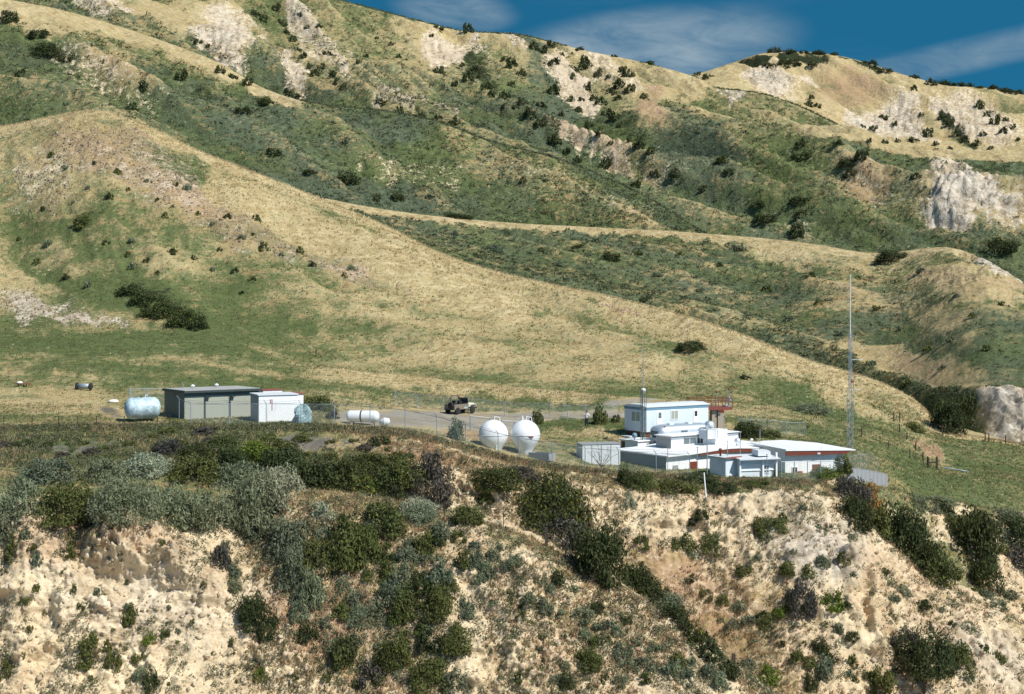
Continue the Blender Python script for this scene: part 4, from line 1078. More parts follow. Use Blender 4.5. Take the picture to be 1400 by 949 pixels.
# ------------------------------------------------------------------ building kit
class MB:
    def __init__(s): s.v = []; s.f = []
    def quad(s, *p):
        n = len(s.v); s.v += [tuple(q) for q in p]; s.f.append(tuple(range(n, n+len(p)))); return s
    def box(s, x0, x1, y0, y1, z0, z1, M=None):
        n = len(s.v)
        p = [(x0,y0,z0),(x1,y0,z0),(x1,y1,z0),(x0,y1,z0),(x0,y0,z1),(x1,y0,z1),(x1,y1,z1),(x0,y1,z1)]
        if M is not None: p = [tuple(M @ Vector(q)) for q in p]
        s.v += p
        s.f += [tuple(n+i for i in q) for q in ((0,3,2,1),(4,5,6,7),(0,1,5,4),(1,2,6,5),(2,3,7,6),(3,0,4,7))]
        return s
    def prism(s, poly, a0, a1, axis='y'):
        """poly of (u, z) swept along y (or x)"""
        n = len(s.v); k = len(poly)
        for a in (a0, a1):
            for u, z in poly: s.v.append((u, a, z) if axis == 'y' else (a, u, z))
        s.f.append(tuple(range(n, n+k))[::-1] if axis != 'y' else tuple(range(n, n+k))); s.f.append(tuple(range(n+k, n+2*k)) if axis != 'y' else tuple(range(n+k, n+2*k))[::-1])
        for i in range(k):
            j = (i+1) % k
            s.f.append((n+i, n+k+i, n+k+j, n+j) if axis == 'y' else (n+i, n+j, n+k+j, n+k+i))
        return s
    def tube(s, p0, p1, r, n=6, r1=None):
        p0 = Vector(p0); p1 = Vector(p1); d = (p1-p0)
        if d.length < 1e-6: return s
        d.normalize(); a = d.orthogonal().normalized(); b = d.cross(a)
        k = len(s.v); r1 = r if r1 is None else r1
        for p, q in ((p0, r), (p1, r1)):
            for i in range(n):
                t = 2*math.pi*i/n; s.v.append(tuple(p+a*(q*math.cos(t))+b*(q*math.sin(t))))
        for i in range(n):
            j = (i+1) % n; s.f.append((k+i, k+j, k+n+j, k+n+i))
        s.f.append(tuple(range(k, k+n))[::-1]); s.f.append(tuple(range(k+n, k+2*n)))
        return s
    def path(s, pts, r, n=6):
        for a, b in zip(pts[:-1], pts[1:]): s.tube(a, b, r, n)
        return s
    def lathe(s, prof, n=24, M=None):
        k = len(s.v); m = len(prof)
        for r, z in prof:
            for i in range(n):
                t = 2*math.pi*i/n; q = Vector((r*math.cos(t), r*math.sin(t), z))
                if M is not None: q = M @ q
                s.v.append(tuple(q))
        for a in range(m-1):
            for i in range(n):
                j = (i+1) % n; s.f.append((k+a*n+i, k+a*n+j, k+(a+1)*n+j, k+(a+1)*n+i))
        s.f.append(tuple(range(k, k+n))[::-1]); s.f.append(tuple(range(k+(m-1)*n, k+m*n)))
        return s
    def build(s, name, mat, parent=None, smooth=False, loc=None, rz=0):
        me = bpy.data.meshes.new(name); me.from_pydata(s.v, [], s.f); me.update()
        if smooth: me.polygons.foreach_set('use_smooth', np.ones(len(me.polygons), bool))
        me.materials.append(mat)
        return put(name, me, None, parent, loc, rz)
def paint(name, col, rough=.55, metal=0.0, dirt=(.25, .20, .14), amt=.35, stripes=0.0, scale=2.2, streak=True, lo=.5):
    m, t, b, o = mat_new(name)
    tc = t.new('ShaderNodeTexCoord'); P = tc.outputs['Object']
    mp = t.new('ShaderNodeMapping'); t.l.new(P, mp.inputs[0]); mp.inputs['Scale'].default_value = (1, 1, .18 if streak else 1)
    n1 = t.noise(mp.outputs[0], scale, 5, .65); n2 = t.noise(P, scale*5, 4, .6)
    f = t.math('MULTIPLY', t.step(lo, lo+.35, t.math('ADD', t.math('MULTIPLY', n1, .7), t.math('MULTIPLY', n2, .35))), amt)
    c = t.mix(t.math('MULTIPLY', n2, .22), col, tuple(x*.72 for x in col))
    c = t.mix(f, c, dirt)
    t.l.new(c, b.inputs['Base Color']); b.inputs['Roughness'].default_value = rough; b.inputs['Metallic'].default_value = metal
    b.inputs['Specular IOR Level'].default_value = .35
    if stripes:
        wv = t.new('ShaderNodeTexWave', wave_type='BANDS', bands_direction='X'); wv.inputs['Scale'].default_value = stripes
        wv.inputs['Distortion'].default_value = 0
        sx = t.new('ShaderNodeSeparateXYZ'); t.l.new(P, sx.inputs[0])
        cb = t.new('ShaderNodeCombineXYZ'); t.l.new(t.math('ADD', sx.outputs[0], sx.outputs[1]), cb.inputs[0]); t.l.new(cb.outputs[0], wv.inputs['Vector'])
        bp = t.new('ShaderNodeBump'); bp.inputs['Strength'].default_value = .5; bp.inputs['Distance'].default_value = .03
        t.l.new(wv.outputs['Fac'], bp.inputs['Height']); t.l.new(bp.outputs[0], b.inputs['Normal'])
    return m
M_ = {
 'white': paint('white_paint', (.82, .84, .84), amt=.4), 'roof_white': paint('white_roof_coat', (.80, .81, .80), .6, amt=.4, streak=False),
 'pale_blue': paint('pale_blue_siding', (.68, .76, .80), stripes=6), 'trim_blue': paint('blue_trim', (.13, .25, .33)),
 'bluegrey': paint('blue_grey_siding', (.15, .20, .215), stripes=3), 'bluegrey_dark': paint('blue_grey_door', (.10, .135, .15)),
 'shed_green': paint('green_grey_steel', (.115, .15, .135), stripes=3), 'shed_tan': paint('tan_block_wall', (.35, .37, .31), .9, amt=.3),
 'dark_trim': paint('dark_roof_trim', (.045, .06, .058)), 'grey_roof': paint('grey_roof_gravel', (.36, .37, .35), .9, streak=False),
 'red': paint('brick_red_paint', (.17, .042, .025)), 'rust': paint('rusty_steel', (.20, .075, .040), .85), 'rust_red': paint('red_lead_paint', (.27, .08, .06)),
 'steel': paint('galvanised_steel', (.30, .36, .39), .5, .3), 'alu': paint('bare_aluminium', (.74, .79, .82), .42, .7, amt=.15),
 'grey': paint('grey_sheet_wall', (.30, .31, .31)), 'panel': paint('pale_grey_panel', (.62, .65, .66), .7),
 'concrete': paint('beige_concrete', (.42, .36, .29), .9), 'tank_white': paint('tank_white_enamel', (.78, .80, .80), .35, amt=.28),
 'tank_blue': paint('faded_blue_tank', (.60, .73, .77), .5, amt=1.0, dirt=(.16, .25, .28), scale=.9, streak=False, lo=.36),
 'black': paint('black_rubber', (.02, .02, .02), .8), 'dark': paint('dark_opening', (.03, .03, .03), .6),
 'glass': paint('window_glass', (.05, .07, .075), .08, amt=.0), 'curtain': paint('window_curtain', (.33, .36, .30), .8),
 'shade': paint('screen_glass', (.12, .16, .17), .2), 'wood': paint('weathered_post_wood', (.055, .042, .032), .95), 'lamp': paint('frosted_dome', (.62, .62, .58), .5),
 'jeep': paint('cream_car_paint', (.62, .62, .54), .4), 'tarp': paint('blue_green_tarp', (.24, .36, .37), .5, dirt=(.62, .66, .66), amt=.9, scale=3, streak=False),
 'sack': paint('white_sack', (.72, .70, .62), .9), 'wire': paint('dark_wire', (.05, .05, .05), .6), 'wire_pale': paint('pale_wire', (.30, .34, .36), .5),
 'blue_ball': paint('blue_enamel', (.14, .26, .33), .35), 'red_lamp': paint('red_lamp_glass', (.30, .03, .02), .3), 'seat': paint('dark_vinyl', (.03, .028, .026), .7),
 'tub': paint('worn_brown_panel', (.20, .17, .13), .6), 'brown': paint('brown_paint', (.13, .06, .035)),
}
def mesh_mat():
    """woven wire: thin crossing strands, open between them"""
    m, t, b, o = mat_new('chain_link')
    tc = t.new('ShaderNodeTexCoord'); s = t.new('ShaderNodeSeparateXYZ'); t.l.new(tc.outputs['UV'], s.inputs[0])
    def strand(sign):
        u = t.math('ADD', t.math('MULTIPLY', s.outputs[0], 12.0), t.math('MULTIPLY', s.outputs[1], 12.0*sign))
        return t.math('LESS_THAN', t.math('ABSOLUTE', t.math('SUBTRACT', t.math('FRACT', u), .5)), .036)
    f = t.math('MAXIMUM', strand(1), strand(-1))
    b.inputs['Base Color'].default_value = (.26, .32, .33, 1); b.inputs['Roughness'].default_value = .5
    tr = t.new('ShaderNodeBsdfTransparent'); mx = t.new('ShaderNodeMixShader')
    t.l.new(f, mx.inputs[0]); t.l.new(tr.outputs[0], mx.inputs[1]); t.l.new(b.outputs[0], mx.inputs[2]); t.l.new(mx.outputs[0], o.inputs[0])
    return m
CHAIN = mesh_mat()
def house(name, px, Y, pyb, rz, label, cat='building'):
    return empty(name, up(px, pyb, Y), R(rz), label, cat)
def front_window(root, x0, x1, z0, z1, curtain='curtain', end=False, name='window'):
    """window on the long front (or on the left end wall)"""
    q = (lambda a, b, c, d, e, f: (c, d, a, b, e, f)) if end else (lambda a, b, c, d, e, f: (a, b, c, d, e, f))
    m = MB(); e = .06
    m.box(*q(x0-e, x0, -.05, .02, z0-e, z1+e)); m.box(*q(x1, x1+e, -.05, .02, z0-e, z1+e))
    m.box(*q(x0, x1, -.05, .02, z0-e, z0)); m.box(*q(x0, x1, -.05, .02, z1, z1+e)); m.box(*q((x0+x1)/2-.02, (x0+x1)/2+.02, -.045, .02, z0, z1))
    w_ = m.build(name, M_['white'], root)
    MB().box(*q(x0, x1, -.022, .01, z0, z1)).build('pane', M_[curtain], w_)
    return w_
def front_door(root, x0, x1, z0, z1, mat, win=None, end=False):
    q = (lambda a, b, c, d, e, f: (c, d, a, b, e, f)) if end else (lambda a, b, c, d, e, f: (a, b, c, d, e, f))
    d = MB().box(*q(x0, x1, -.04, .02, z0, z1)).build('door', M_[mat], root)
    MB().box(*q(x1-.12, x1-.07, -.09, -.04, (z0+z1)/2-.08, (z0+z1)/2-.02)).build('handle', M_['steel'], d)
    if win: MB().box(*q(win[0], win[1], -.055, -.04, win[2], win[3])).build('pane', M_[win[4]], d)
    return d

# ---------------- house trailer with blue trim
t1 = house('house_trailer', 883.7, 138, 591, 34, 'white house trailer with a blue band under its roof, behind the flat roofed buildings', 'trailer')
MB().box(0, 8, 0, 3.4, 0, 2.12).build('wall', M_['pale_blue'], t1)
MB().box(-.03, 8.03, -.03, 3.43, 2.12, 2.38).build('trim_band', M_['trim_blue'], t1)
MB().prism([(-.10, 2.383), (3.5, 2.383), (3.5, 2.44), (2.6, 2.62), (.9, 2.64), (-.10, 2.45)], -.12, 8.12, 'x').build('roof', M_['panel'], t1)
MB().box(.15, 7.9, .15, 3.25, -.75, 0).build('underbody', M_['brown'], t1)
front_door(t1, 1.32, 2.06, .05, 2.02, 'white', (1.5, 1.86, 1.3, 1.85, 'shade')); front_door(t1, 6.0, 6.66, .05, 2.0, 'white', (6.16, 6.5, 1.3, 1.82, 'dark'))
front_window(t1, 3.12, 3.98, 1.12, 1.95); front_window(t1, .95, 2.25, .98, 1.88, end=True)
for y_ in (.1, 3.2): MB().lathe([(.0, -.02), (.06, 0), (.06, .05), (0, .07)], 8, Matrix.Translation((-.02, y_, .12)) @ Matrix.Rotation(R(-90), 4, 'Y')).build('tail_lamp', M_['red_lamp'], t1)
MB().box(-1.1, -.1, 1.2, 2.6, -.55, -.45).build('doorstep', M_['panel'], t1)

# ---------------- flat roofed station building (long part)
A = house('station_building', 911.2, 126, 655, 35, 'long low white building with gently peaked white roof and blue grey end wall')
zb = CAMZ-(655-HOR)*126/F; ez = -2.89-zb
MB().prism([(0, -.3), (15, -.3), (15, ez), (7.2, ez+.28), (0, ez)], 0.02, 7).build('wall', M_['white'], A)
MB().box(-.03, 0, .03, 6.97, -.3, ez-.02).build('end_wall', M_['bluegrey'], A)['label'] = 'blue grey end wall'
rf = MB()
N_ = 24
xs = [-.35+15.9*i/N_ for i in range(N_+1)]
zr = lambda x: ez+.05+.30*math.exp(-((x-7.4)/3.6)**2)+.05*math.exp(-((x-13.5)/1.5)**2)
for y0, y1 in ((-.45, 7.4),):
    poly = [(x, zr(x)) for x in xs]+[(x, zr(x)+.10) for x in reversed(xs)]
    rf.prism(poly, y0, y1)
ro = rf.build('roof', M_['roof_white'], A)
fa = MB(); xf = [x for x in xs if x > 3.0]
fa.prism([(x, zr(x)-.02) for x in xf]+[(x, zr(x)-.32+.2*max(0, 1-(x-3)/3)) for x in reversed(xf)], -.40, -.30)
fa.build('fascia', M_['red'], A)
front_door(A, .75, 1.35, -.3, 1.15, 'grey'); front_door(A, 2.75, 3.6, -.3, 1.35, 'red'); front_door(A, 5.2, 5.8, -.3, 1.25, 'bluegrey_dark')
front_door(A, 4.6, 5.4, -.3, .95, 'bluegrey_dark', end=True); front_door(A, .9, 1.7, -.3, .8, 'bluegrey_dark', end=True)
front_window(A, 6.2, 6.9, .4, 1.2, 'shade')
# roof fittings
def mushroom(root, x, y, z, s, name='vent'):
    return MB().lathe([(.16*s, z-.1), (.16*s, z+.25*s), (.24*s, z+.3*s), (.34*s, z+.42*s), (.36*s, z+.62*s), (.25*s, z+.78*s), (.10*s, z+.84*s), (0.01, z+.85*s)], 14).build(name, M_['alu'], root, True, (x, y, 0))
mushroom(A, 9.6, 1.0, zr(9.6)+.1, .9)
MB().lathe([(.1, 0), (.1, .38), (.16, .4), (.16, .5), (.02, .56)], 10).build('roof_pipe', M_['white'], A, True, (13.4, 3.0, zr(13.4)+.05))
# ---------------- right wing with the red fascia
B = house('garage_building', 1073.5, 128, 660, 18, 'white building with deep red fascia and one red door, at the right end')
zb = CAMZ-(660-HOR)*128/F; ez = -2.5-zb
MB().box(.0, 6.0, .0, 6, -.4, ez-.02).build('wall', M_['white'], B)
MB().prism([(-.2, ez), (6.9, ez-.16), (6.95, ez-.08), (3.3, ez+.30), (1.2, ez+.28), (-.2, ez+.14)], -.5, 6.3).build('roof', M_['roof_white'], B)
MB().prism([(-.15, ez-.42), (6.1, ez-.46), (6.5, ez-.17), (-.15, ez-.02)], -.44, -.36).build('fascia', M_['red'], B)
front_door(B, 2.75, 3.6, -.3, 1.55, 'red')
front_window(B, .7, 1.2, .7, 1.35, 'dark')
MB().box(1.25, 1.65, -.22, .0, .75, 1.0).build('wall_box', M_['rust_red'], B)
MB().box(3.0, 3.3, -.5, -.44, ez-.40, ez-.25).build('door_lamp', M_['lamp'], B)
# ---------------- sheds before the long building
S1 = house('tool_shed', 992.5, 123.4, 656, 40, 'small pale blue shed with a rusty edged roof and a stove pipe')
MB().box(0, 1.55, 0, 1.85, -.3, 1.85).build('wall', M_['pale_blue'], S1)
MB().box(-.035, 0, .02, 1.83, -.3, 1.83).build('end_wall', M_['pale_blue'], S1)
r1 = MB().prism([(-.2, 1.853), (2.1, 1.90), (2.1, 1.98), (-.2, 1.93)], -.2, 1.8, 'x').build('roof', M_['panel'], S1)
MB().box(-.22, 1.82, -.24, -.2, 1.84, 1.97).build('roof_edge', M_['rust_red'], S1)
MB().lathe([(.09, 1.9), (.09, 2.45), (.15, 2.47), (.15, 2.6), (.02, 2.66)], 10).build('stove_pipe', M_['rust'], S1, True, (.3, .9, 0))
S2 = house('open_shelter', 1013, 123.2, 657, 17, 'low white framed shelter with pale blue boards and a box on its roof', 'shelter')
MB().box(.1, 3.45, .5, 2.2, -.3, 1.72).build('wall', M_['pale_blue'], S2)
MB().prism([(-.15, 1.75), (2.5, 1.9), (2.5, 2.0), (-.15, 1.84)], -.15, 3.75, 'x').build('roof', M_['panel'], S2)
for x in (.0, 2.2, 3.5): MB().box(x, x+.14, .25, .39, -.3, 1.9 if x < 3 else 2.3).build('post', M_['white'], S2)
for z in (.75, 1.25): MB().box(.14, 3.5, .41, .495, z, z+.07).build('rail', M_['white'], S2)
front_window(S2, 2.45, 2.9, .55, 1.15, 'shade').location.y = .49
MB().prism([(1.9, 2.0), (3.1, 2.0), (3.1, 2.35), (2.9, 2.5), (1.9, 2.5)], .5, 1.7).build('roof_box', M_['panel'], S2)
# ---------------- back row of flat roofed units
E = house('office_trailer', 917.7, 131, 628, 35, 'flat roofed trailer with a grey end wall and dark window strip below the silver caravan', 'trailer')
h = (628-597.7)*131/F
MB().box(0, 8.5, 0, 2.1, -.5, h).build('wall', M_['white'], E); MB().box(-.035, 0, .02, 2.08, -.5, h-.02).build('end_wall', M_['grey'], E)
MB().box(-.15, 8.7, -.2, 2.25, h+.002, h+.10).build('roof', M_['roof_white'], E)
MB().box(-.15, 8.7, -.22, -.2, h-.05, h+.05).build('roof_edge', M_['dark_trim'], E)
front_window(E, 1.5, 3.0, h-.75, h-.2, 'shade'); front_window(E, 3.2, 3.9, h-.75, h-.2, 'dark')
RB = house('rooftop_cooler', 967.5, 131.6, 600.5, 35, 'white cooler cabinet standing on the flat roof below the platform', 'cooler')
MB().box(0, 1.25, 0, 1.2, 0, .8).build('cabinet', M_['panel'], RB); MB().box(1.26, 2.5, .02, 1.15, 0, .82).build('side_cabinet', M_['white'], RB)
MB().box(1.23, 1.28, -.02, 1.1, 0, .78).build('seam_strip', M_['grey'], RB)
mushroom(RB, 2.0, 1.9, .35, 1.35)
Fh = house('bunk_trailer', 872, 134.5, 622, 35, 'small white flat roofed trailer with a brown door, beside the lattice tower', 'trailer')
h = (622-604)*134.5/F
MB().box(0, 2.7, 0, 2.6, -.6, h).build('wall', M_['white'], Fh); MB().box(-.12, 2.8, -.15, 2.75, h+.002, h+.09).build('roof', M_['roof_white'], Fh)
front_door(Fh, 1.9, 2.4, -.4, h-.12, 'brown', end=True)
MB().box(1.1, 1.7, -.04, .0, h-.42, h-.2).build('wall_vent', M_['grey'], Fh)
MB().lathe([(.05, 0), (.05, .2), (.2, .3), (.27, .48), (.2, .66), (.02, .74)], 12).build('roof_ball', M_['blue_ball'], Fh, True, (.1, .6, h+.08))
G = house('panel_enclosure', 848, 127.5, 638, 8, 'low pale grey panelled box wall behind the bare branched bush', 'enclosure')
G.rotation_euler = (0, 0, R(14))
h = (638-607)*127.5/F
MB().box(-3.55, 0, 0, 1.8, -.5, h).build('wall', M_['panel'], G)
for i in range(4): MB().box(-3.55+.89*i-.02, -3.55+.89*i+.03, -.03, 0, -.5, h).build('seam', M_['grey'], G)
MB().box(-3.62, .06, -.06, 1.86, h+.002, h+.06).build('cap', M_['grey'], G)
# ---------------- silver caravan
SC = empty('silver_caravan', up(905, 609, 134.2), R(33), 'rounded silver caravan between the blue trimmed trailer and the flat roofs', 'caravan')
cv = MB(); Lc, Wc, Hc = 6.6, 2.3, 1.85
ring = lambda a, sc: [(a, 1.15+Wc/2*sc*math.copysign(abs(math.cos(q))**.6, math.cos(q)), Hc/2+Hc/2*sc*math.copysign(abs(math.sin(q))**.6, math.sin(q))) for q in [2*math.pi*i/20 for i in range(20)]]
secs = [(0, .30), (.05, .55), (.2, .76), (.5, .91), (.95, .99), (1.5, 1), (Lc-1.5, 1), (Lc-.95, .99), (Lc-.5, .91), (Lc-.2, .76), (Lc-.05, .55), (Lc, .30)]
for a, sc in secs: cv.v += ring(a, sc)
for k in range(len(secs)-1):
    for i in range(20): j = (i+1) % 20; cv.f.append((k*20+i, k*20+j, (k+1)*20+j, (k+1)*20+i))
cv.f.append(tuple(range(20))); cv.f.append(tuple(range((len(secs)-1)*20, len(secs)*20))[::-1])
cv.build('shell', M_['alu'], SC, True)
MB().box(2.4, 3.1, -.06, .02, .95, 1.3).build('window', M_['shade'], SC); MB().box(4.7, 5.2, -.06, .02, .75, 1.3).build('window', M_['dark'], SC)
MB().box(-.06, .1, .55, 1.65, .85, 1.3).build('window', M_['shade'], SC)
MB().path([(4.5, -.05, 1.3), (4.65, -.05, 1.45), (4.95, -.05, 1.52), (5.25, -.05, 1.45), (5.4, -.05, 1.3)], .035).build('awning_rail', M_['dark_trim'], SC)
for x in (1.6, 3.9): MB().box(x, x+.5, .8, 1.3, 1.83, 1.93).build('roof_vent', M_['panel'], SC)
MB().box(.55, .7, .3, .45, 1.5, 1.75).build('marker_lamp', M_['red_lamp'], SC)
for x in (2.9, 3.75): MB().lathe([(.12, -.1), (.33, -.1), (.33, .1), (.12, .1)], 14, Matrix.Translation((x, .25, .05)) @ Matrix.Rotation(R(90), 4, 'X')).build('wheel', M_['black'], SC)
# ---------------- platform
PF = empty('viewing_platform', up(972, 590, 147.5), R(0), 'rust brown railed platform on beige piers, rising behind the trailer', 'platform')
zt = (590-558.5)*147.5/F
MB().box(-2.25, 2.25, 0, 2.4, zt-.16, zt+.12).build('deck', M_['rust_red'], PF)
MB().box(.15, .65, .3, 1.9, -.8, zt-.16).build('pier', M_['concrete'], PF); MB().box(.75, 1.4, .2, 2.0, -.8, zt-.162).build('pier', M_['concrete'], PF); MB().box(-1.9, -1.4, .4, 1.8, -.8, zt-.161).build('pier', M_['concrete'], PF)
for y_ in (.05, 2.35):
    r_ = MB()
    for z in (.62, 1.0): r_.box(-2.25, 2.25, y_-.03, y_+.03, zt+z, zt+z+.07)
    for x in (-2.25, -1.5, -.75, .0, .75, 1.5, 2.19): r_.box(x, x+.06, y_-.031, y_+.031, zt+.12, zt+1.0)
    r_.build('railing', M_['rust'], PF)
for x in (-2.25, 2.19):
    r_ = MB()
    for z in (.62, 1.0): r_.box(x+.001, x+.059, .08, 2.32, zt+z, zt+z+.07)
    r_.build('railing', M_['rust'], PF)
MB().box(.9, 1.25, -.06, 0, zt-.36, zt-.2).build('lamp_housing', M_['red_lamp'], PF)
def lamp_pole(px, pyt, pyb, Y, label):
    o = empty('warning_lamp', up(px, pyb, Y), 0, label, 'lamp'); h_ = (pyb-pyt)*Y/F
    MB().tube((0, 0, 0), (0, 0, h_-.25), .035).build('pole', M_['steel'], o)
    MB().lathe([(.06, h_-.25), (.1, h_-.2), (.1, h_-.05), (.03, h_)], 10).build('lamp_head', M_['red_lamp'], o, True)
lamp_pole(979.5, 534, 556.5, 148.5, 'left red warning lamp on a thin pole standing on the platform')
lamp_pole(996.7, 530, 556.5, 148.5, 'right, taller red warning lamp pole standing on the platform')
SL = empty('searchlight', up(996, 557, 148.8), 0, 'silver searchlight on the right corner of the rust brown platform', 'searchlight')
MB().lathe([(.25, 0), (.25, .08), (.1, .12), (.08, .55), (.02, .6)], 12).build('stand', M_['steel'], SL, True)
MB().lathe([(.05, -.3), (.2, -.26), (.24, .1), (.27, .16), (.02, .17)], 14, Matrix.Translation((.0, 0, .85)) @ Matrix.Rotation(R(-35), 4, 'Y')).build('lamp_head', M_['alu'], SL, True)
MB().lathe([(.18, 0), (.28, .2), (.10, .38), (.02, .4)], 10, Matrix.Translation((-.3, 0, .05))).build('base_drum', M_['lamp'], SL, True)

# ---------------- long shed and white block at the left
L1 = house('long_shed', 252.4, 128, 574, 36, 'long flat roofed shed with a dark green end and tan front, at the left')
h = (574-537.5)*128/F
MB().box(0, 7.3, 0, 4.6, -.4, h).build('wall', M_['shed_tan'], L1); MB().box(-.035, 0, .02, 4.58, -.4, h).build('end_wall', M_['shed_green'], L1)
MB().box(-.22, 7.4, -.42, 4.75, h+.002, h+.20).build('roof_edge', M_['dark_trim'], L1); MB().box(-.1, 7.3, -.3, 4.6, h+.2, h+.235).build('roof', M_['grey_roof'], L1)
MB().box(0, 7.3, -.045, .0, h-.32, h-.0).build('eave_board', M_['shed_green'], L1)
for x in (1.85, 4.3):
    d_ = MB().box(x, x+.16, -.06, .0, -.2, h-.36).build('door_frame', M_['dark_trim'], L1)
    MB().box(x+.16, x+.5, -.32, -.02, h-.5, h-.4).build('lamp_hood', M_['dark_trim'], L1)
for x, y_ in ((1.9, 2.6), (4.4, 2.9)): MB().lathe([(.07, h+.2), (.07, h+.4), (.2, h+.42), (.2, h+.5), (.1, h+.58), (.01, h+.6)], 10).build('roof_vent', M_['white'], L1, True, (x, y_, 0))
MB().tube((1.3, 3.2, h+.2), (1.1, 3.2, h+.85), .03).build('roof_pipe', M_['steel'], L1)
L2 = house('block_shed', 354, 126.2, 580, 24, 'white block shed with rust streaks, joined to the right end of the long shed')
h = (580-541)*126.2/F
MB().box(0, 3.5, 0, 3, -.4, h).build('wall', M_['white'], L2); MB().box(-.035, 0, .02, 2.98, -.4, h).build('end_wall', M_['grey'], L2)  # end slab coloured grey to stand in for shade on the white left face
MB().box(-.12, 3.58, -.1, 3.1, h+.002, h+.10).build('roof', M_['panel'], L2)
for x in (1.0, 1.15): MB().box(x, x+.07, -.02, 0, h-.75-.6*(x > 1.1), h-.35).build('rust_streak', M_['rust_red'], L2)
L3 = house('store_shed', 394, 131, 572, 30, 'white shed with a red edged roof standing behind the white block shed')
h = (572-539.5)*131/F
MB().box(-.6, 1.5, 0, 2.6, -.4, h).build('wall', M_['white'], L3); MB().box(-.7, 1.6, -.1, 2.7, h+.002, h+.09).build('roof', M_['rust_red'], L3)
L4 = house('roof_cabinet', 368, 134, 566, 30, 'white cabinet with a red top edge, rearmost of the white sheds', 'shed')
h = (566-534)*134/F
MB().box(-.6, 1.3, 0, 1.5, -.4, h).build('wall', M_['white'], L4); MB().box(-.66, 1.36, -.06, 1.56, h+.002, h+.07).build('roof', M_['rust_red'], L4)
MB().box(.3, .6, -.02, 0, h-.4, h-.15).build('wall_vent', M_['dark'], L4)
# ------------------------------------------------------------------ tanks
def round_tank(px, label, extra):
    b_ = up(px, 621, 125.2); b_.z = min(b_.z, gz(b_.x, b_.y)+.1)
    o = empty('round_tank', b_, 0, label, 'water tank', 'round white tanks')
    top = CAMZ-(574-HOR)*125.2/F-b_.z; r = 1.31; zc = top-r
    prof = [(.62, -.3), (.62, .25)]
    for i in range(4, 25):
        a = -math.pi/2+math.pi*i/24
        rr = r*math.cos(a); z = zc+r*math.sin(a)
        if a < -.55: rr = max(rr, .62+(r*math.cos(-.55)-.62)*((z-.25)/(zc+r*math.sin(-.55)-.25))) if z > .25 else .62
        if z > .25: prof.append((max(rr, .02), z))
    MB().lathe(prof, 36).build('shell', M_['tank_white'], o, True)
    MB().lathe([(r+.0, zc-.03), (r+.02, zc-.03), (r+.02, zc+.03), (r, zc+.03)], 36).build('weld_band', M_['panel'], o, True)
    MB().lathe([(.34, -.35), (.34, .06), (.25, .06), (.25, -.2)], 16).build('base', M_['steel'], o)
    m = MB().path([(.1, 0, top-.05), (.1, 0, top+.28), (.55, 0, top+.2), (.6, 0, top-.18)], .045)
    if extra: m.tube((-.25, 0, top-.05), (-.25, 0, top+.33), .09, 8)
    m.build('top_pipe', M_['panel'], o)
    if extra: MB().box(.28, .70, -1.30, -1.10, zc-.12, zc-.02).build('plate', M_['rust_red'], o)
    else: MB().tube((.3, -.95, -.2), (.3, -1.0, zc+.55), .05).build('riser_pipe', M_['tank_white'], o)
    return o
round_tank(674.5, 'left one of the two round white tanks, with a riser pipe down its front', False)
round_tank(718, 'right one of the two round white tanks, with a small red plate', True)
TR = empty('water_trough', at(741, 123.6), R(-38), 'low grey concrete trough on the ground right of the round tanks', 'trough')
m = MB()
m.box(-1.1, 1.1, -.5, -.42, 0, .62).box(-1.1, 1.1, .42, .5, 0, .62).box(-1.1, -1.02, -.42, .42, 0, .62).box(1.02, 1.1, -.42, .42, 0, .62).box(-1.02, 1.02, -.42, .42, .1, .2)
m.build('basin', M_['grey'], TR)
def lying_tank(name, px, py, Y, L, r, rz, mat, label, straps=(), cap=.45, legs=True):
    o = empty(name, up(px, py, Y), R(rz), label, 'tank')
    prof = []
    for i in range(0, 9):
        a = math.pi/2*i/8; prof.append((max(.02, r*math.sin(a)), -L/2+cap*(1-math.cos(a))))
    for i in range(8, -1, -1):
        a = math.pi/2*i/8; prof.append((max(.02, r*math.sin(a)), L/2-cap*(1-math.cos(a))))
    M = Matrix.Translation((0, 0, r+.12)) @ Matrix.Rotation(R(90), 4, 'Y')
    MB().lathe(prof, 28, M).build('shell', M_[mat], o, True)
    for s_ in straps: MB().lathe([(r+.0, s_-.06), (r+.025, s_-.06), (r+.025, s_+.06), (r, s_+.06)], 28, M).build('strap', M_['dark_trim'], o)
    if legs:
        for x in (-L*.3, L*.3): MB().box(x-.1, x+.1, -r*.6, r*.6, -.3, .35).build('saddle', M_['concrete'], o)
    return o, r
o, r = lying_tank('blue_tank', 195, 575, 126.5, 3.15, .98, 22, 'tank_blue', 'faded pale blue tank lying on its side left of the long shed', cap=.62, legs=False)
for x in (-.6, -.1): MB().lathe([(.16, 2*r+.08), (.16, 2*r+.17), (.02, 2*r+.18)], 10).build('hatch', M_['dark_trim'], o, False, (x, 0, 0))
MB().path([(.25, 0, 2*r+.05), (.25, 0, 2*r+.3), (.45, 0, 2*r+.3)], .04).build('top_pipe', M_['panel'], o)
o, r = lying_tank('gas_tank', 496, 579, 126.8, 3.05, .52, -8, 'tank_white', 'white gas tank lying on its side behind the fence, a dark strap round its middle', straps=(-.1,), cap=.4)
o = empty('white_drum', up(526, 582, 126.2), R(-15), 'small white tapered drum on its side at the right end of the white gas tank', 'drum')
MB().lathe([(.02, -.5), (.22, -.46), (.34, -.1), (.36, .1), (.25, .42), (.02, .5)], 18, Matrix.Translation((0, 0, .34)) @ Matrix.Rotation(R(80), 4, 'Y')).build('shell', M_['tank_white'], o, True)
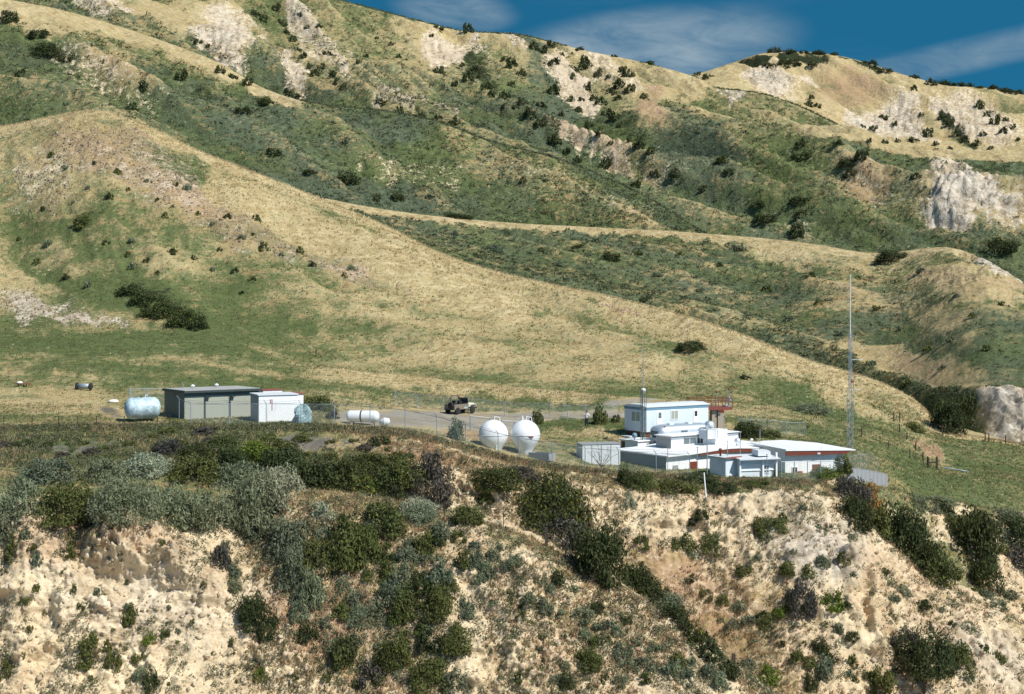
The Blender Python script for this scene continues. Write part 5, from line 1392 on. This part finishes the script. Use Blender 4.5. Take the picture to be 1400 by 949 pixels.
MB().lathe([(.37, -.03), (.39, -.03), (.39, .04), (.37, .04)], 18, Matrix.Translation((.04, 0, .345)) @ Matrix.Rotation(R(80), 4, 'Y')).build('rim', M_['panel'], o)
# tarp heap
tp = hit(412, 579); g_ = np.random.default_rng(3)
m = MB(); nu, nv = 18, 10
for i in range(nv+1):
    for j in range(nu):
        a = 2*math.pi*j/nu; e = i/nv
        rr = math.cos(e*math.pi/2)**.4*(1+.22*math.sin(3*a+e*5)+g_.normal()*.06)
        m.v.append((.75*rr*math.cos(a)+.15*e, .6*rr*math.sin(a), max(-.1, 1.5*math.sin(e*math.pi/2)**.7*(1+.16*math.sin(3*a+2)*e)-.1*(1-e))))
for i in range(nv):
    for j in range(nu): k = (j+1) % nu; m.f.append((i*nu+j, i*nu+k, (i+1)*nu+k, (i+1)*nu+j))
tag(m.build('tarp_heap', M_['tarp'], None, False, (tp.x, tp.y, tp.z)), 'crumpled blue green and white tarpaulin heap at the right end of the white block shed', 'tarpaulin')
# ------------------------------------------------------------------ masts and antennas
def lattice(mb, w, z0, z1, step):
    c = [(-w/2, -w/2), (w/2, -w/2), (w/2, w/2), (-w/2, w/2)]
    z = z0; k = 0
    br = MB()
    while z < z1-.01:
        zz = min(z+step, z1)
        for i in range(4):
            a, b = c[i], c[(i+1) % 4]
            p, q = (a, b) if k % 2 == 0 else (b, a)
            br.tube((p[0], p[1], z), (q[0], q[1], zz), .011, 4); br.tube((a[0], a[1], zz), (b[0], b[1], zz), .011, 4)
        z = zz; k += 1
    for x, y in c: mb.tube((x, y, z0), (x, y, z1), .022, 5)
    return br
p = up(1162.5, 617, 140); p.z = gz(p.x, p.y)-.1
MS = empty('radio_mast', p, R(15), 'tall thin lattice radio mast behind the right end of the buildings', 'mast')
ztop = CAMZ-(455-HOR)*140/F-p.z; zt2 = CAMZ-(375-HOR)*140/F-p.z; zm = CAMZ-(530-HOR)*140/F-p.z
m = MB(); b1 = lattice(m, .42, 0, zm, .45); m.build('mast_legs', M_['steel'], MS); b1.build('bracing', M_['wire_pale'], MS)
m = MB(); b1 = lattice(m, .24, zm, ztop, .4); m.build('upper_legs', M_['steel'], MS); b1.build('upper_bracing', M_['wire_pale'], MS)
MB().tube((0, 0, ztop-.5), (0, 0, zt2), .055, 6, .035).build('whip', M_['panel'], MS)
for py_, ln in ((492, 1.25), (533, .95)):
    z = CAMZ-(py_-HOR)*140/F-p.z
    a_ = MB().tube((.1, 0, z), (ln, 0, z), .022); (a_.lathe([(.03, -.1), (.07, 0), (.03, .1)], 8, Matrix.Translation((ln, 0, z))) if py_ < 500 else a_.tube((ln, 0, z-.12), (ln, 0, z+.32), .018))
    a_.build('side_arm', M_['panel'], MS)
zr_ = CAMZ-(522-HOR)*140/F-p.z
MB().box(.1, .25, -.15, .0, zr_-.12, zr_+.12).build('red_beacon', M_['red_lamp'], MS)
MB().tube((.33, 0, 0), (.33, 0, zr_), .02).build('cable', M_['dark_trim'], MS)
p = up(879.5, 602, 135.6); p.z -= .6
LT = empty('lattice_tower', p, R(20), 'short lattice tower with a frosted lamp on top, before the trailer end', 'mast')
zt = CAMZ-(535-HOR)*135.6/F-p.z
m = MB(); b1 = lattice(m, .42, 0, zt, .36); m.build('tower_legs', M_['dark_trim'], LT); b1.build('bracing', M_['steel'], LT)
MB().tube((-.21, -.21, 0), (-.21, -.21, zt+.1), .06).build('corner_pipe', M_['dark_trim'], LT)
MB().lathe([(.22, zt), (.24, zt+.12), (.2, zt+.26), (.02, zt+.3)], 12).build('lamp', M_['lamp'], LT, True)
MB().tube((0, 0, zt+.25), (0, 0, CAMZ-(472-HOR)*135.6/F-p.z), .05, 5, .035).build('whip', M_['steel'], LT)
for px, pt, pb, Y, lb in ((966.8, 588, 648, 123.0, 'thick antenna pole left of the small blue shed'), (990, 570, 604, 131.5, 'thin antenna pole behind the silver roof vent'), (913, 609, 648, 125.4, 'thin pole at the near corner of the long building'), (953.5, 612, 645, 124.5, 'short pole before the left red door'), (994.5, 604, 628, 124.4, 'thin pole rising behind the small blue shed'), (1012, 590, 622, 126, 'thin pole right of the silver roof vent'), (1048.5, 622, 652, 122.6, 'thin pole before the open shelter'), (1039, 588, 612, 133, 'thin pole standing behind the long white roof')):
    o = empty('antenna_pole', up(px, pb, Y), 0, lb, 'pole')
    h_ = (pb-pt)*Y/F
    MB().tube((0, 0, -.5), (0, 0, h_), .045 if 'thick' in lb else .03, 6).build('pole', M_['steel'], o)
    MB().lathe([(.05, h_-.02), (.06, h_+.03), (.01, h_+.06)], 6).build('pole_cap', M_['dark_trim'], o)
# leaning white pole on the edge
p = hit(966, 682); q = up(962.5, 646, p.y+.3)
o = empty('marker_pole', p, 0, 'thin white pole leaning on the bluff edge below the red doors', 'pole')
MB().tube((0, 0, -.3), tuple(q-p), .055, 6, .045).build('pole', M_['white'], o); MB().lathe([(.11, -.1), (.11, .12), (.06, .14)], 8).build('foot', M_['concrete'], o)
# ------------------------------------------------------------------ jeep
J = empty('jeep', up(629, 566.5, 150), R(50), 'open topped cream jeep with a roll bar and spare wheel, parked on the gravel road', 'jeep')
J.location.z = gz(J.location.x, J.location.y)
tub = MB(); tub.box(-1.65, .55, -.72, -.66, .5, 1.05).box(-1.65, .55, .66, .72, .5, 1.05).box(-1.65, -1.6, -.66, .66, .5, 1.05).box(-1.6, .6, -.66, .66, .48, .56).box(.5, .56, -.66, .66, .56, 1.12)
tub.build('body_tub', M_['tub'], J)
MB().prism([(.56, .62), (1.62, .62), (1.62, 1.06), (.56, 1.16)], -.5, .5).build('hood', M_['jeep'], J)
gr = MB().box(1.62, 1.68, -.52, .52, .55, 1.06).build('grille', M_['jeep'], J)
for i in range(7): MB().box(1.68, 1.69, -.27+.085*i, -.23+.085*i, .64, .98).build('slot', M_['dark'], gr)
for y_ in (-.39, .39): MB().lathe([(.1, 0), (.1, .03), (.02, .05)], 12, Matrix.Translation((1.68, y_, .85)) @ Matrix.Rotation(R(90), 4, 'Y')).build('headlight', M_['lamp'], J)
for y0, y1 in ((-.78, -.505), (.505, .78)):
    MB().prism([(.62, .72), (.86, .98), (1.62, .98), (1.78, .78), (1.72, .76), (1.58, .92), (.9, .92), (.68, .70)], y0, y1).build('fender', M_['jeep'], J)
MB().box(1.74, 1.84, -.75, .75, .48, .6).build('bumper', M_['dark_trim'], J); MB().box(-1.76, -1.66, -.7, .7, .46, .56).build('bumper', M_['dark_trim'], J)
wf = MB()
for a, b in (((.58, -.64, 1.14), (.46, -.64, 1.62)), ((.58, .64, 1.14), (.46, .64, 1.62)), ((.46, -.64, 1.62), (.46, .64, 1.62)), ((.58, -.64, 1.16), (.58, .64, 1.16))): wf.tube(a, b, .035)
wf = wf.build('windscreen_frame', M_['dark_trim'], J)
MB().quad((.575, -.6, 1.18), (.575, .6, 1.18), (.47, .6, 1.6), (.47, -.6, 1.6)).build('pane', M_['glass'], wf)
MB().path([(-.75, -.62, 1.0), (-.75, -.60, 1.78), (-.75, -.5, 1.88), (-.75, .5, 1.88), (-.75, .60, 1.78), (-.75, .62, 1.0)], .045).path([(-.75, -.5, 1.86), (-1.5, -.55, 1.05)], .04).path([(-.75, .5, 1.86), (-1.5, .55, 1.05)], .04).build('roll_bar', M_['dark_trim'], J)
for y_ in (-.36, .36): MB().box(-.45, .05, y_-.24, y_+.24, .62, .88).box(-.58, -.43, y_-.24, y_+.24, .8, 1.38).build('seat', M_['seat'], J)
MB().box(-1.45, -.85, -.55, .55, .56, .92).build('rear_bench', M_['seat'], J)
MB().lathe([(.17, 0), (.2, 0), (.2, .03), (.17, .03)], 14, Matrix.Translation((.28, .36, 1.22)) @ Matrix.Rotation(R(-60), 4, 'Y')).build('steering_wheel', M_['black'], J)
def wheel(x, y, z, ax, name='wheel'):
    M = Matrix.Translation((x, y, z)) @ (Matrix.Rotation(R(90), 4, 'X') if ax == 'y' else Matrix.Rotation(R(90), 4, 'Y'))
    w_ = MB().lathe([(.2, -.1), (.32, -.1), (.36, -.06), (.36, .06), (.32, .1), (.2, .1)], 20, M).build(name, M_['black'], J)
    MB().lathe([(.02, -.075), (.1, -.07), (.2, -.09), (.2, .09), (.1, .07), (.02, .075)], 16, M).build('rim', M_['panel'], w_)
for x in (-1.15, 1.2):
    for y in (-.68, .68): wheel(x, y, .36, 'y')
wheel(-1.78, -.3, .95, 'x', 'spare_wheel')
MB().box(-.1, .35, -.735, -.72, .56, .75).build('door_step', M_['tank_blue'], J)
# ------------------------------------------------------------------ person standing in the roadside brush
def skin(pts, edges, rad, name, mat, parent, loc=(0, 0, 0), rz=0, lev=2):
    me = bpy.data.meshes.new(name); me.from_pydata(pts, edges, []); ob = bpy.data.objects.new(name, me); C.objects.link(ob)
    sk_ = ob.modifiers.new('skin', 'SKIN'); sk_.use_smooth_shade = True
    for i, r in enumerate(rad): me.skin_vertices[0].data[i].radius = r if isinstance(r, tuple) else (r, r); me.skin_vertices[0].data[i].use_root = (i == 0)
    sb = ob.modifiers.new('sub', 'SUBSURF'); sb.levels = lev
    dg = bpy.context.evaluated_depsgraph_get(); m2 = bpy.data.meshes.new_from_object(ob.evaluated_get(dg))
    m2.name = name
    bpy.data.objects.remove(ob); m2.materials.clear(); m2.materials.append(mat)
    return put(name, m2, None, parent, loc, rz)
SKINM = paint('skin', (.42, .24, .16), .6, amt=0); SHIRT = paint('white_shirt_cloth', (.74, .74, .72), .9, amt=.05); TROU = paint('dark_trouser_cloth', (.03, .035, .05), .9, amt=.1); HAIR = paint('dark_hair', (.02, .014, .01), .7, amt=0)
pp = hit(802, 585)
PN = empty('person', pp, R(-25), 'person in a white shirt and dark trousers standing in the brush by the road', 'person')
body = [(0,0,.95),(0,0,1.12),(0,0,1.30),(0,0,1.43),(0,0,1.52),(0,-.01,1.60),(0,-.01,1.72),
 (-.17,0,1.40),(-.36,-.06,1.24),(-.48,-.20,1.12),(-.51,-.28,1.09), (.17,0,1.40),(.34,-.05,1.20),(.40,-.24,1.10),(.42,-.33,1.12),
 (-.09,0,.88),(-.11,-.02,.50),(-.12,.03,.10),(-.13,-.10,.04), (.09,0,.88),(.12,-.02,.50),(.13,.03,.10),(.14,-.10,.04)]
ed = [(0,1),(1,2),(2,3),(3,4),(4,5),(5,6),(3,7),(7,8),(8,9),(9,10),(3,11),(11,12),(12,13),(13,14),(0,15),(15,16),(16,17),(17,18),(0,19),(19,20),(20,21),(21,22)]
rd = [(.15,.11),(.135,.10),(.16,.11),(.12,.09),.055,(.075,.09),(.07,.085),.065,.046,.034,.028,.065,.046,.034,.028,.085,.058,.042,.035,.085,.058,.042,.035]
skin(body, ed, rd, 'body', SKINM, PN)
skin(body[:4]+[body[7], body[8], body[11], body[12]], [(0,1),(1,2),(2,3),(3,4),(4,5),(3,6),(6,7)], [(.18,.135),(.16,.122),(.185,.132),(.145,.11),.085,.066,.085,.066], 'shirt', SHIRT, PN)
skin([body[0], body[15], body[16], body[17], body[19], body[20], body[21]], [(0,1),(1,2),(2,3),(0,4),(4,5),(5,6)], [(.165,.125),.10,.075,.06,.10,.075,.06], 'trousers', TROU, PN)
MB().lathe([(.02, 1.775), (.07, 1.76), (.095, 1.70), (.092, 1.62), (.07, 1.58)], 14).build('hair', HAIR, PN, True, (0, .018, .02))
# ------------------------------------------------------------------ scrap in the field
p = hit(31, 530)
o = empty('field_harrow', p, R(8), 'rusty field implement with a pale seat, lying in the grass at the far left', 'implement')
MB().box(-.85, .85, -.12, .12, .25, .36).box(-.5, -.42, -.5, .5, .26, .35).box(.35, .43, -.5, .5, .26, .35).build('frame', M_['rust'], o)
MB().lathe([(.35, .36), (.30, .5), (.12, .58), (.02, .59)], 14).build('seat', M_['sack'], o, True, (-.3, 0, 0))
for i in range(5): MB().lathe([(.02, -.02), (.22, -.01), (.22, .01), (.02, .02)], 12, Matrix.Translation((-.5+.28*i, .2, .2)) @ Matrix.Rotation(R(90), 4, 'Y')).build('disc', M_['rust'], o)
p = hit(115, 534)
o = empty('scrap_axle', p, R(-8), 'scrapped axle with two dark tyres and a grey drum in the field grass', 'scrap')
MB().tube((-.65, 0, .4), (.65, 0, .4), .28, 14).build('drum', M_['steel'], o, True)
for x in (-.78, .72):
    w_ = MB().lathe([(.18, -.1), (.34, -.1), (.40, -.05), (.40, .06), (.34, .1), (.18, .1)], 16, Matrix.Translation((x, 0, .38)) @ Matrix.Rotation(R(90), 4, 'Y')).build('tyre', M_['black'], o)
    MB().lathe([(.02, -.06), (.18, -.08), (.18, .08), (.02, .06)], 12, Matrix.Translation((x, 0, .38)) @ Matrix.Rotation(R(90), 4, 'Y')).build('rim', M_['rust'], w_)
p = hit(155, 551)
m = MB().lathe([(.02, -.05), (.5, 0), (.55, .12), (.38, .26), (.02, .32)], 14)
tag(m.build('white_sack', M_['sack'], None, True, tuple(p)), 'pale sack on the dark gravel heap left of the blue tank', 'sack')
# ------------------------------------------------------------------ fences
def uvquad(root, name, P0, P1, h0, h1, parent):
    """chain link between two post feet; UV in metres"""
    me = bpy.data.meshes.new(name); L = (P1-P0).length
    me.from_pydata([P0+Vector((0,0,.05)), P1+Vector((0,0,.05)), P1+Vector((0,0,h1)), P0+Vector((0,0,h0))], [], [(0,1,2,3)])
    u_ = me.uv_layers.new(name='UVMap')
    for i, c in enumerate(((0,.05),(L,.05),(L,h1),(0,h0))): u_.data[i].uv = c
    me.materials.append(CHAIN)
    return put(name, me, None, parent)
def fence(name, label, posts, h, barb=True, chain=True, r=.035, mat='steel', rail=True, wires=2, cat='fence', gap=(), lean=.22):
    """posts: (px, Y) feet along the ground"""
    P0 = at(*posts[0]); o = empty(name, P0, 0, label, cat)
    Q = [at(*q)-P0 for q in posts]
    for q in Q:
        m = MB().tube(q+Vector((0,0,-.4)), q+Vector((0,0,h)), r, 6)
        if barb: m.tube(q+Vector((0,0,h)), q+Vector((-lean,-.05,h+.32)), r*.8, 5)
        m.build('post', M_[mat], o)
    for i, (a, b) in enumerate(zip(Q[:-1], Q[1:])):
        if i in gap: continue
        if chain: uvquad(o, 'mesh_panel', a, b, h, h, o)
        if rail: MB().tube(a+Vector((0,0,h)), b+Vector((0,0,h)), .022, 5).build('top_rail', M_[mat], o)
        for k in range(wires):
            if barb: z0 = Vector((-lean*(k+1)/wires, -.05, h+.32*(k+1)/wires))
            else: z0 = Vector((0, 0, h*(k+1)/wires-.04))
            s_ = [a+(b-a)*t+z0+Vector((0,0,-.10*math.sin(math.pi*t))) for t in (0,.25,.5,.75,1)]
            MB().path(s_, .011, 4).build('wire', M_['wire'], o)
    return o
EDGE = [(230,133.5),(245,128),(261,124.2),(313,124.0),(364,124.2),(411.5,124),(457,124.2),(506,123.6),(554,123),(597,122.6),(637,122.2),(681,121.9),(709.5,121.8),(755,121.8),(800,121.8),(846,121.8),(897,121.8),(943,121.9)]
fence('chain_link_fence', 'long chain link fence with slanted barbed arms along the bluff edge before the tanks', EDGE, 1.85)
fence('chain_link_fence', 'chain link fence before the red door of the right end building', [(1068,123.0),(1086,123.4),(1104,123.9),(1122,124.7),(1140,125.6),(1158,126.3)], 1.6)
pf = fence('panel_fence', 'pale corrugated sheet fence at the right end of the station, below the tall mast', [(1158,126.5),(1186,127.8),(1213,128.9)], 1.15, barb=False, chain=False, wires=0)
Q0 = at(1158,126.5); Q1 = at(1213,128.9)-Q0
me_ = MB(); nst = 40
for i in range(nst):
    a, b = i/nst, (i+1)/nst
    ya, yb = .03*math.sin(i*1.57), .03*math.sin((i+1)*1.57)
    mid_ = at(1186,127.8)-Q0
    f_ = lambda t: (mid_*(t*2) if t < .5 else mid_+(Q1-mid_)*(t*2-1))
    me_.quad(f_(a)+Vector((0, ya-.06, -.2)), f_(b)+Vector((0, yb-.06, -.2)), f_(b)+Vector((0, yb-.06, 1.12)), f_(a)+Vector((0, ya-.06, 1.12)))
me_.build('sheet', M_['grey'], pf)
fence('chain_link_fence', 'chain link fence climbing from the small tree up towards the meadow gate', [(1162,129),(1176,131),(1188,132),(1200,131)], 1.5, wires=1)
fence('pipe_fence', 'tall pipe fence with a top rail behind the blue tank', [(177.5,136),(201.5,136.5),(228,137)], 2.0, barb=False, r=.075, wires=0)
fence('pipe_fence', 'stout grey pipe fence with rails behind the round white tanks', [(643,133.5),(669.5,134),(686,134.5),(703.5,135),(720,135.5)], 1.45, barb=False, r=.07, wires=1, gap=(1,))
fence('chain_link_fence', 'far chain link fence beyond the road, between the round tanks and the trailer', [(540,152),(570,152),(606,151.5),(640,151),(690,150.5),(752,150),(776,150),(800,150),(822,150),(846,152)], 1.5)
fence('chain_link_fence', 'chain link fence behind the flat roofs, right of the platform', [(1010,146),(1026,146),(1050,146),(1075,146),(1100,146)], 1.4, wires=1)
fence('wire_fence', 'sagging wire fence on thin posts along the field edge at the left', [(-20,122.6),(5,122.8),(44,122.8),(80,123),(106,123.1),(132,123.3),(170,123.6),(215,123.8),(232,124)], .95, barb=False, chain=False, rail=False, wires=2, r=.04, mat='wood')
MF = [(1162,150),(1178,152),(1203,150),(1215,149),(1244,149),(1262,148)]
fence('meadow_fence', 'thin wire fence with dark posts across the right meadow up to the wooden gate', MF, .95, barb=False, chain=False, rail=False, wires=2, r=.045, mat='wood')
fence('meadow_fence', 'old wire fence running uphill from the wooden gate through the meadow', [(1268,148.5),(1262,151),(1252,156),(1240,163),(1230,169),(1222,173)], .95, barb=False, chain=False, rail=False, wires=2, r=.07, mat='wood')
fence('meadow_fence', 'wire fence with dark posts along the meadow below the pale rock face', [(1222,173.5),(1230,174),(1288,176),(1347,177),(1352,177),(1375,178),(1420,178)], 1.1, barb=False, chain=False, rail=False, wires=2, r=.07, mat='wood')
gp = at(1275, 147)
o = empty('wooden_gate', gp, R(4), 'dark wooden gate frame standing in the meadow at the right', 'gate')
for x in (-.45, .45): MB().box(x-.09, x+.09, -.09, .09, -.3, 1.25).build('post', M_['wood'], o)
MB().box(-.36, .36, -.05, .05, .62, .78).build('crossbar', M_['wood'], o)
p, q = hit(1290, 641), hit(1324, 647)
o = empty('water_pipe', p, 0, 'pale blue pipe lying on the grass right of the wooden gate', 'pipe'); d_ = q-p; d_.z += .05
MB().tube((0,0,.12), tuple(d_+Vector((0,0,.1))), .05, 8).build('pipe', M_['tank_blue'], o)
for k in (.05, .95): MB().tube(tuple(d_*k+Vector((0,0,.12))), tuple(d_*(k+.03)+Vector((0,0,.12))), .075, 8).build('coupling', M_['steel'], o)
# near fence over the spur: stout posts, thin stakes and a sagging wire
SP = [(474,676,10,0),(535,684,26,1),(540,686,20,0),(607,712,27,0),(688,722,28,0),(747,748,27,1),(828,806,20,0),(898,843,14,0),(1003,924,30,1),(1068,968,20,0)]
PT = [hit(x, y) for x, y, _, _ in SP]
o = empty('wire_fence', PT[0], 0, 'rusty wire fence with three stout dark posts crossing the near spur above the gully', 'fence')
tops = []
for (x, y, h_, big), p in zip(SP, PT):
    hh = h_*p.y/F; q = p-PT[0]
    lean = Vector((.05, 0, hh))
    (MB().box(-.1, .1, -.1, .1, -.3, hh, Matrix.Translation(q)) if big else MB().tube(q+Vector((0,0,-.3)), q+lean, .03, 5)).build('post' if big else 'stake', M_['wood'], o)
    tops.append((q, hh))
for lv in (.9, .55):
    for (a, ha), (b, hb) in zip(tops[1:-1], tops[2:]):
        pa = a+Vector((0,0,ha*lv)); pb = b+Vector((0,0,hb*lv)); L_ = (pb-pa).length
        MB().path([pa+(pb-pa)*t+Vector((0,0,-.035*L_*math.sin(math.pi*t))) for t in (0,.2,.4,.6,.8,1)], .014, 4).build('wire', M_['wire'], o)
for x, y, lb in ((223,452,'lone dark stake in the grass left of the diagonal dark bush patch'), (432,487,'lone short stake in the grass at the middle foot of the golden hill')):
    p = hit(x, y); o = empty('fence_stake', p, 0, lb, 'post'); MB().tube((0,0,-.3), (.03,0,.95), .07, 6).build('stake', M_['wood'], o); MB().tube((.03,0,.95), (.03,0,1.0), .08, 6).build('stake_cap', M_['rust'], o)
p, q = hit(1378, 708), hit(1388, 722)
o = empty('drain_pipe', p, 0, 'white drain pipe lying down the slope at the right edge', 'pipe'); d_ = q-p
MB().tube((0,0,.15), tuple(d_+Vector((0,0,.15))), .09, 8).build('pipe', M_['white'], o); MB().tube((0,0,.15), tuple(d_*.08+Vector((0,0,.15))), .12, 8).build('coupling', M_['panel'], o)
p, q = hit(1330, 797), hit(1341, 808)
o = empty('drain_pipe', p, 0, 'short pale pipe lying on the slope beside the big lone dark bush', 'pipe'); d_ = q-p
MB().tube((0,0,.15), tuple(d_+Vector((0,0,.15))), .08, 8).build('pipe', M_['panel'], o); MB().tube((0,0,.15), tuple(d_*.1+Vector((0,0,.15))), .11, 8).build('coupling', M_['steel'], o)
# ------------------------------------------------------------------ trees with trunks
def tree(name, px, py, w_, h_, kind, label, seed, n=5000, leaf=.045, clumps=30, trunk=.05, lift=.35, cat='tree', Y=None):
    p = hit(px, py) if Y is None else at(px, Y); s = F/p.y; W = w_/2/s; H = h_/s
    o = empty(name, p, 0, label, cat); g = np.random.default_rng(seed)
    V, f, col = crown(n, leaf, clumps, seed, hollow=.35)
    V = V*np.array([W, min(W, 2.2), H*(1-lift)])+np.array([0, 0, H*lift*.9])
    put('crown', raw_mesh(kind+'_crown', V, f, 4, col=col, mats=[LEAF[kind]]), None, o)
    m = MB()
    m.tube((0,0,-.4), (.06*W,0,H*lift), trunk*H, 7, trunk*H*.7)
    for k in range(7):
        a = 2*math.pi*k/7+g.uniform(-.3,.3); e = g.uniform(.45,.8)
        q1 = Vector((.06*W+W*.4*e*math.cos(a), min(W,2)*.4*e*math.sin(a), H*(lift+.22))); q2 = Vector((W*.85*e*math.cos(a), min(W,2)*.8*e*math.sin(a), H*g.uniform(lift+.35, .85)))
        m.tube((.06*W,0,H*lift*.85), q1, trunk*H*.5, 5, trunk*H*.3); m.tube(q1, q2, trunk*H*.3, 5, trunk*H*.1)
    m.build('trunk', BARK, o)
    return o
tree('small_tree', 1152, 654, 30, 36, 'green', 'small round dark green tree beside the red door at the right end of the station', 5, 3000, .055, 24, .03, .22, Y=126.3)
GT = tree('gnarled_tree', 1262, 952, 92, 104, 'dark', 'gnarled dark tree with bare limbs at the bottom right of the bluff', 9, 5200, .036, 34, .022, .30)
tree('gnarled_tree', 1240, 905, 50, 46, 'purple', 'low bushy dark tree leaning left of the gnarled tree at the bottom right', 13, 2600, .045, 18, .03, .15)
# bare bush before the panel enclosure
p = at(822, 122.9); o = empty('bare_bush', p, 0, 'leafless grey branching bush before the pale panel enclosure', 'bush'); g = np.random.default_rng(21)
st_ = MB().tube((0,0,-.3), (0,0,.3), .06, 6, .05).build('stem', M_['wire'], o)
m = MB()
for k in range(11):
    a = g.uniform(0, 6.28); le = g.uniform(1.0, 1.7)
    d_ = Vector((math.cos(a)*.9, math.sin(a)*.5, g.uniform(.7, 1.4))).normalized(); q = Vector((0,0,.25)); 
    for s_ in range(3):
        q2 = q+d_*le*.38+Vector((g.normal()*.08, g.normal()*.08, 0)); m.tube(q, q2, .026-.006*s_, 4, .02-.006*s_)
        for b_ in range(2):
            e = (d_+Vector((g.normal()*.6, g.normal()*.5, g.normal()*.3))).normalized(); m.tube(q2, q2+e*.45, .012, 3, .006)
        q = q2
m.build('branches', M_['wire'], o)
# ------------------------------------------------------------------ sky, sun, camera
SUN_EL, SUN_AZ = 47.0, 50.0       # azimuth to the right of straight behind the lens
w = bpy.data.worlds.new('World'); scene.world = w; w.use_nodes = True
t = NT(w.node_tree); t.n.clear()
out = t.new('ShaderNodeOutputWorld'); bg = t.new('ShaderNodeBackground'); bg.inputs['Strength'].default_value = .10
sk = t.new('ShaderNodeTexSky'); sk.sky_type = 'NISHITA'; sk.sun_disc = False
sk.sun_elevation = R(SUN_EL); sk.sun_rotation = R(180-SUN_AZ); sk.altitude = 300; sk.air_density = 1.0; sk.dust_density = .15; sk.ozone_density = 2.2
tc = t.new('ShaderNodeTexCoord')
# the clear blue of a polarised slide: read the sky from higher up than the horizon band
mp = t.new('ShaderNodeMapping'); mp.inputs['Location'].default_value = (0, 0, .42); t.l.new(tc.outputs['Generated'], mp.inputs[0])
nm = t.new('ShaderNodeVectorMath', operation='NORMALIZE'); t.l.new(mp.outputs[0], nm.inputs[0])
t.l.new(nm.outputs[0], sk.inputs['Vector'])
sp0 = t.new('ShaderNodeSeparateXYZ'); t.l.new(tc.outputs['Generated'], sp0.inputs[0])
pol = t.step(.75, -.2, sp0.outputs[1])       # deepest blue ahead; behind and overhead brightened as added fill light
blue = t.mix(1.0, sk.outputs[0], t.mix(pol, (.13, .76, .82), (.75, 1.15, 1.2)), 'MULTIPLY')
# thin cirrus
cm = t.new('ShaderNodeMapping'); cm.inputs['Rotation'].default_value = (0, R(11), 0); cm.inputs['Scale'].default_value = (2.0, 2.0, 7.0); t.l.new(tc.outputs['Generated'], cm.inputs[0])
c1 = t.noise(cm.outputs[0], 3.1, 4, .5, .5)
c2 = t.noise(cm.outputs[0], 9, 6, .6, .7)
sp = t.new('ShaderNodeSeparateXYZ'); t.l.new(tc.outputs['Generated'], sp.inputs[0])
def bank(x0, z0, rx, rz, tilt):
    dx = t.math('DIVIDE', t.math('SUBTRACT', sp.outputs[0], x0), rx)
    dz = t.math('DIVIDE', t.math('SUBTRACT', t.math('SUBTRACT', sp.outputs[2], z0), t.math('MULTIPLY', t.math('SUBTRACT', sp.outputs[0], x0), tilt)), rz)
    q = t.math('ADD', t.math('MULTIPLY', dx, dx), t.math('MULTIPLY', dz, dz))
    return t.step(1.0, .0, q)
f = t.math('ADD', bank(.085, .175, .125, .034, .10), t.math('MULTIPLY', bank(-.04, .205, .05, .018, -.1), .75))
f = t.math('ADD', f, t.math('MULTIPLY', bank(.31, .168, .16, .014, .18), .55))
f = t.math('MULTIPLY', f, t.math('ADD', t.math('MULTIPLY', c2, 2.0), -.35))
f = t.math('MULTIPLY', t.math('ADD', f, t.math('MULTIPLY', t.step(.5, .8, c1), .10)), .55, clamp=True)
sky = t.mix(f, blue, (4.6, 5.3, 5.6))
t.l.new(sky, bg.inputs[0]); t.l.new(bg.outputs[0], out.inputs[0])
sl = bpy.data.lights.new('sun', 'SUN'); sl.energy = 4.9; sl.angle = R(.53); sl.color = (1, .95, .87)
so = bpy.data.objects.new('sun', sl); C.objects.link(so)
d = Vector((math.sin(R(SUN_AZ))*math.cos(R(SUN_EL)), -math.cos(R(SUN_AZ))*math.cos(R(SUN_EL)), math.sin(R(SUN_EL))))
so.rotation_euler = d.to_track_quat('Z', 'Y').to_euler(); so.location = (60, -60, 200)
cd = bpy.data.cameras.new('camera'); cam = bpy.data.objects.new('camera', cd); C.objects.link(cam)
cam.location = (0, 0, CAMZ); cam.rotation_euler = (R(90), 0, 0)
cd.sensor_width = 36; cd.lens = F*36/1400
cd.shift_y = (HOR-474.5)/1400
cd.clip_start = .5; cd.clip_end = 20000
scene.camera = cam
scene.view_settings.view_transform = 'Standard'; scene.view_settings.look = 'None'; scene.view_settings.exposure = 0.22; scene.view_settings.gamma = 1
scene.render.resolution_x, scene.render.resolution_y = 1024, 694
scene.cycles.max_bounces = 6; scene.cycles.transparent_max_bounces = 24
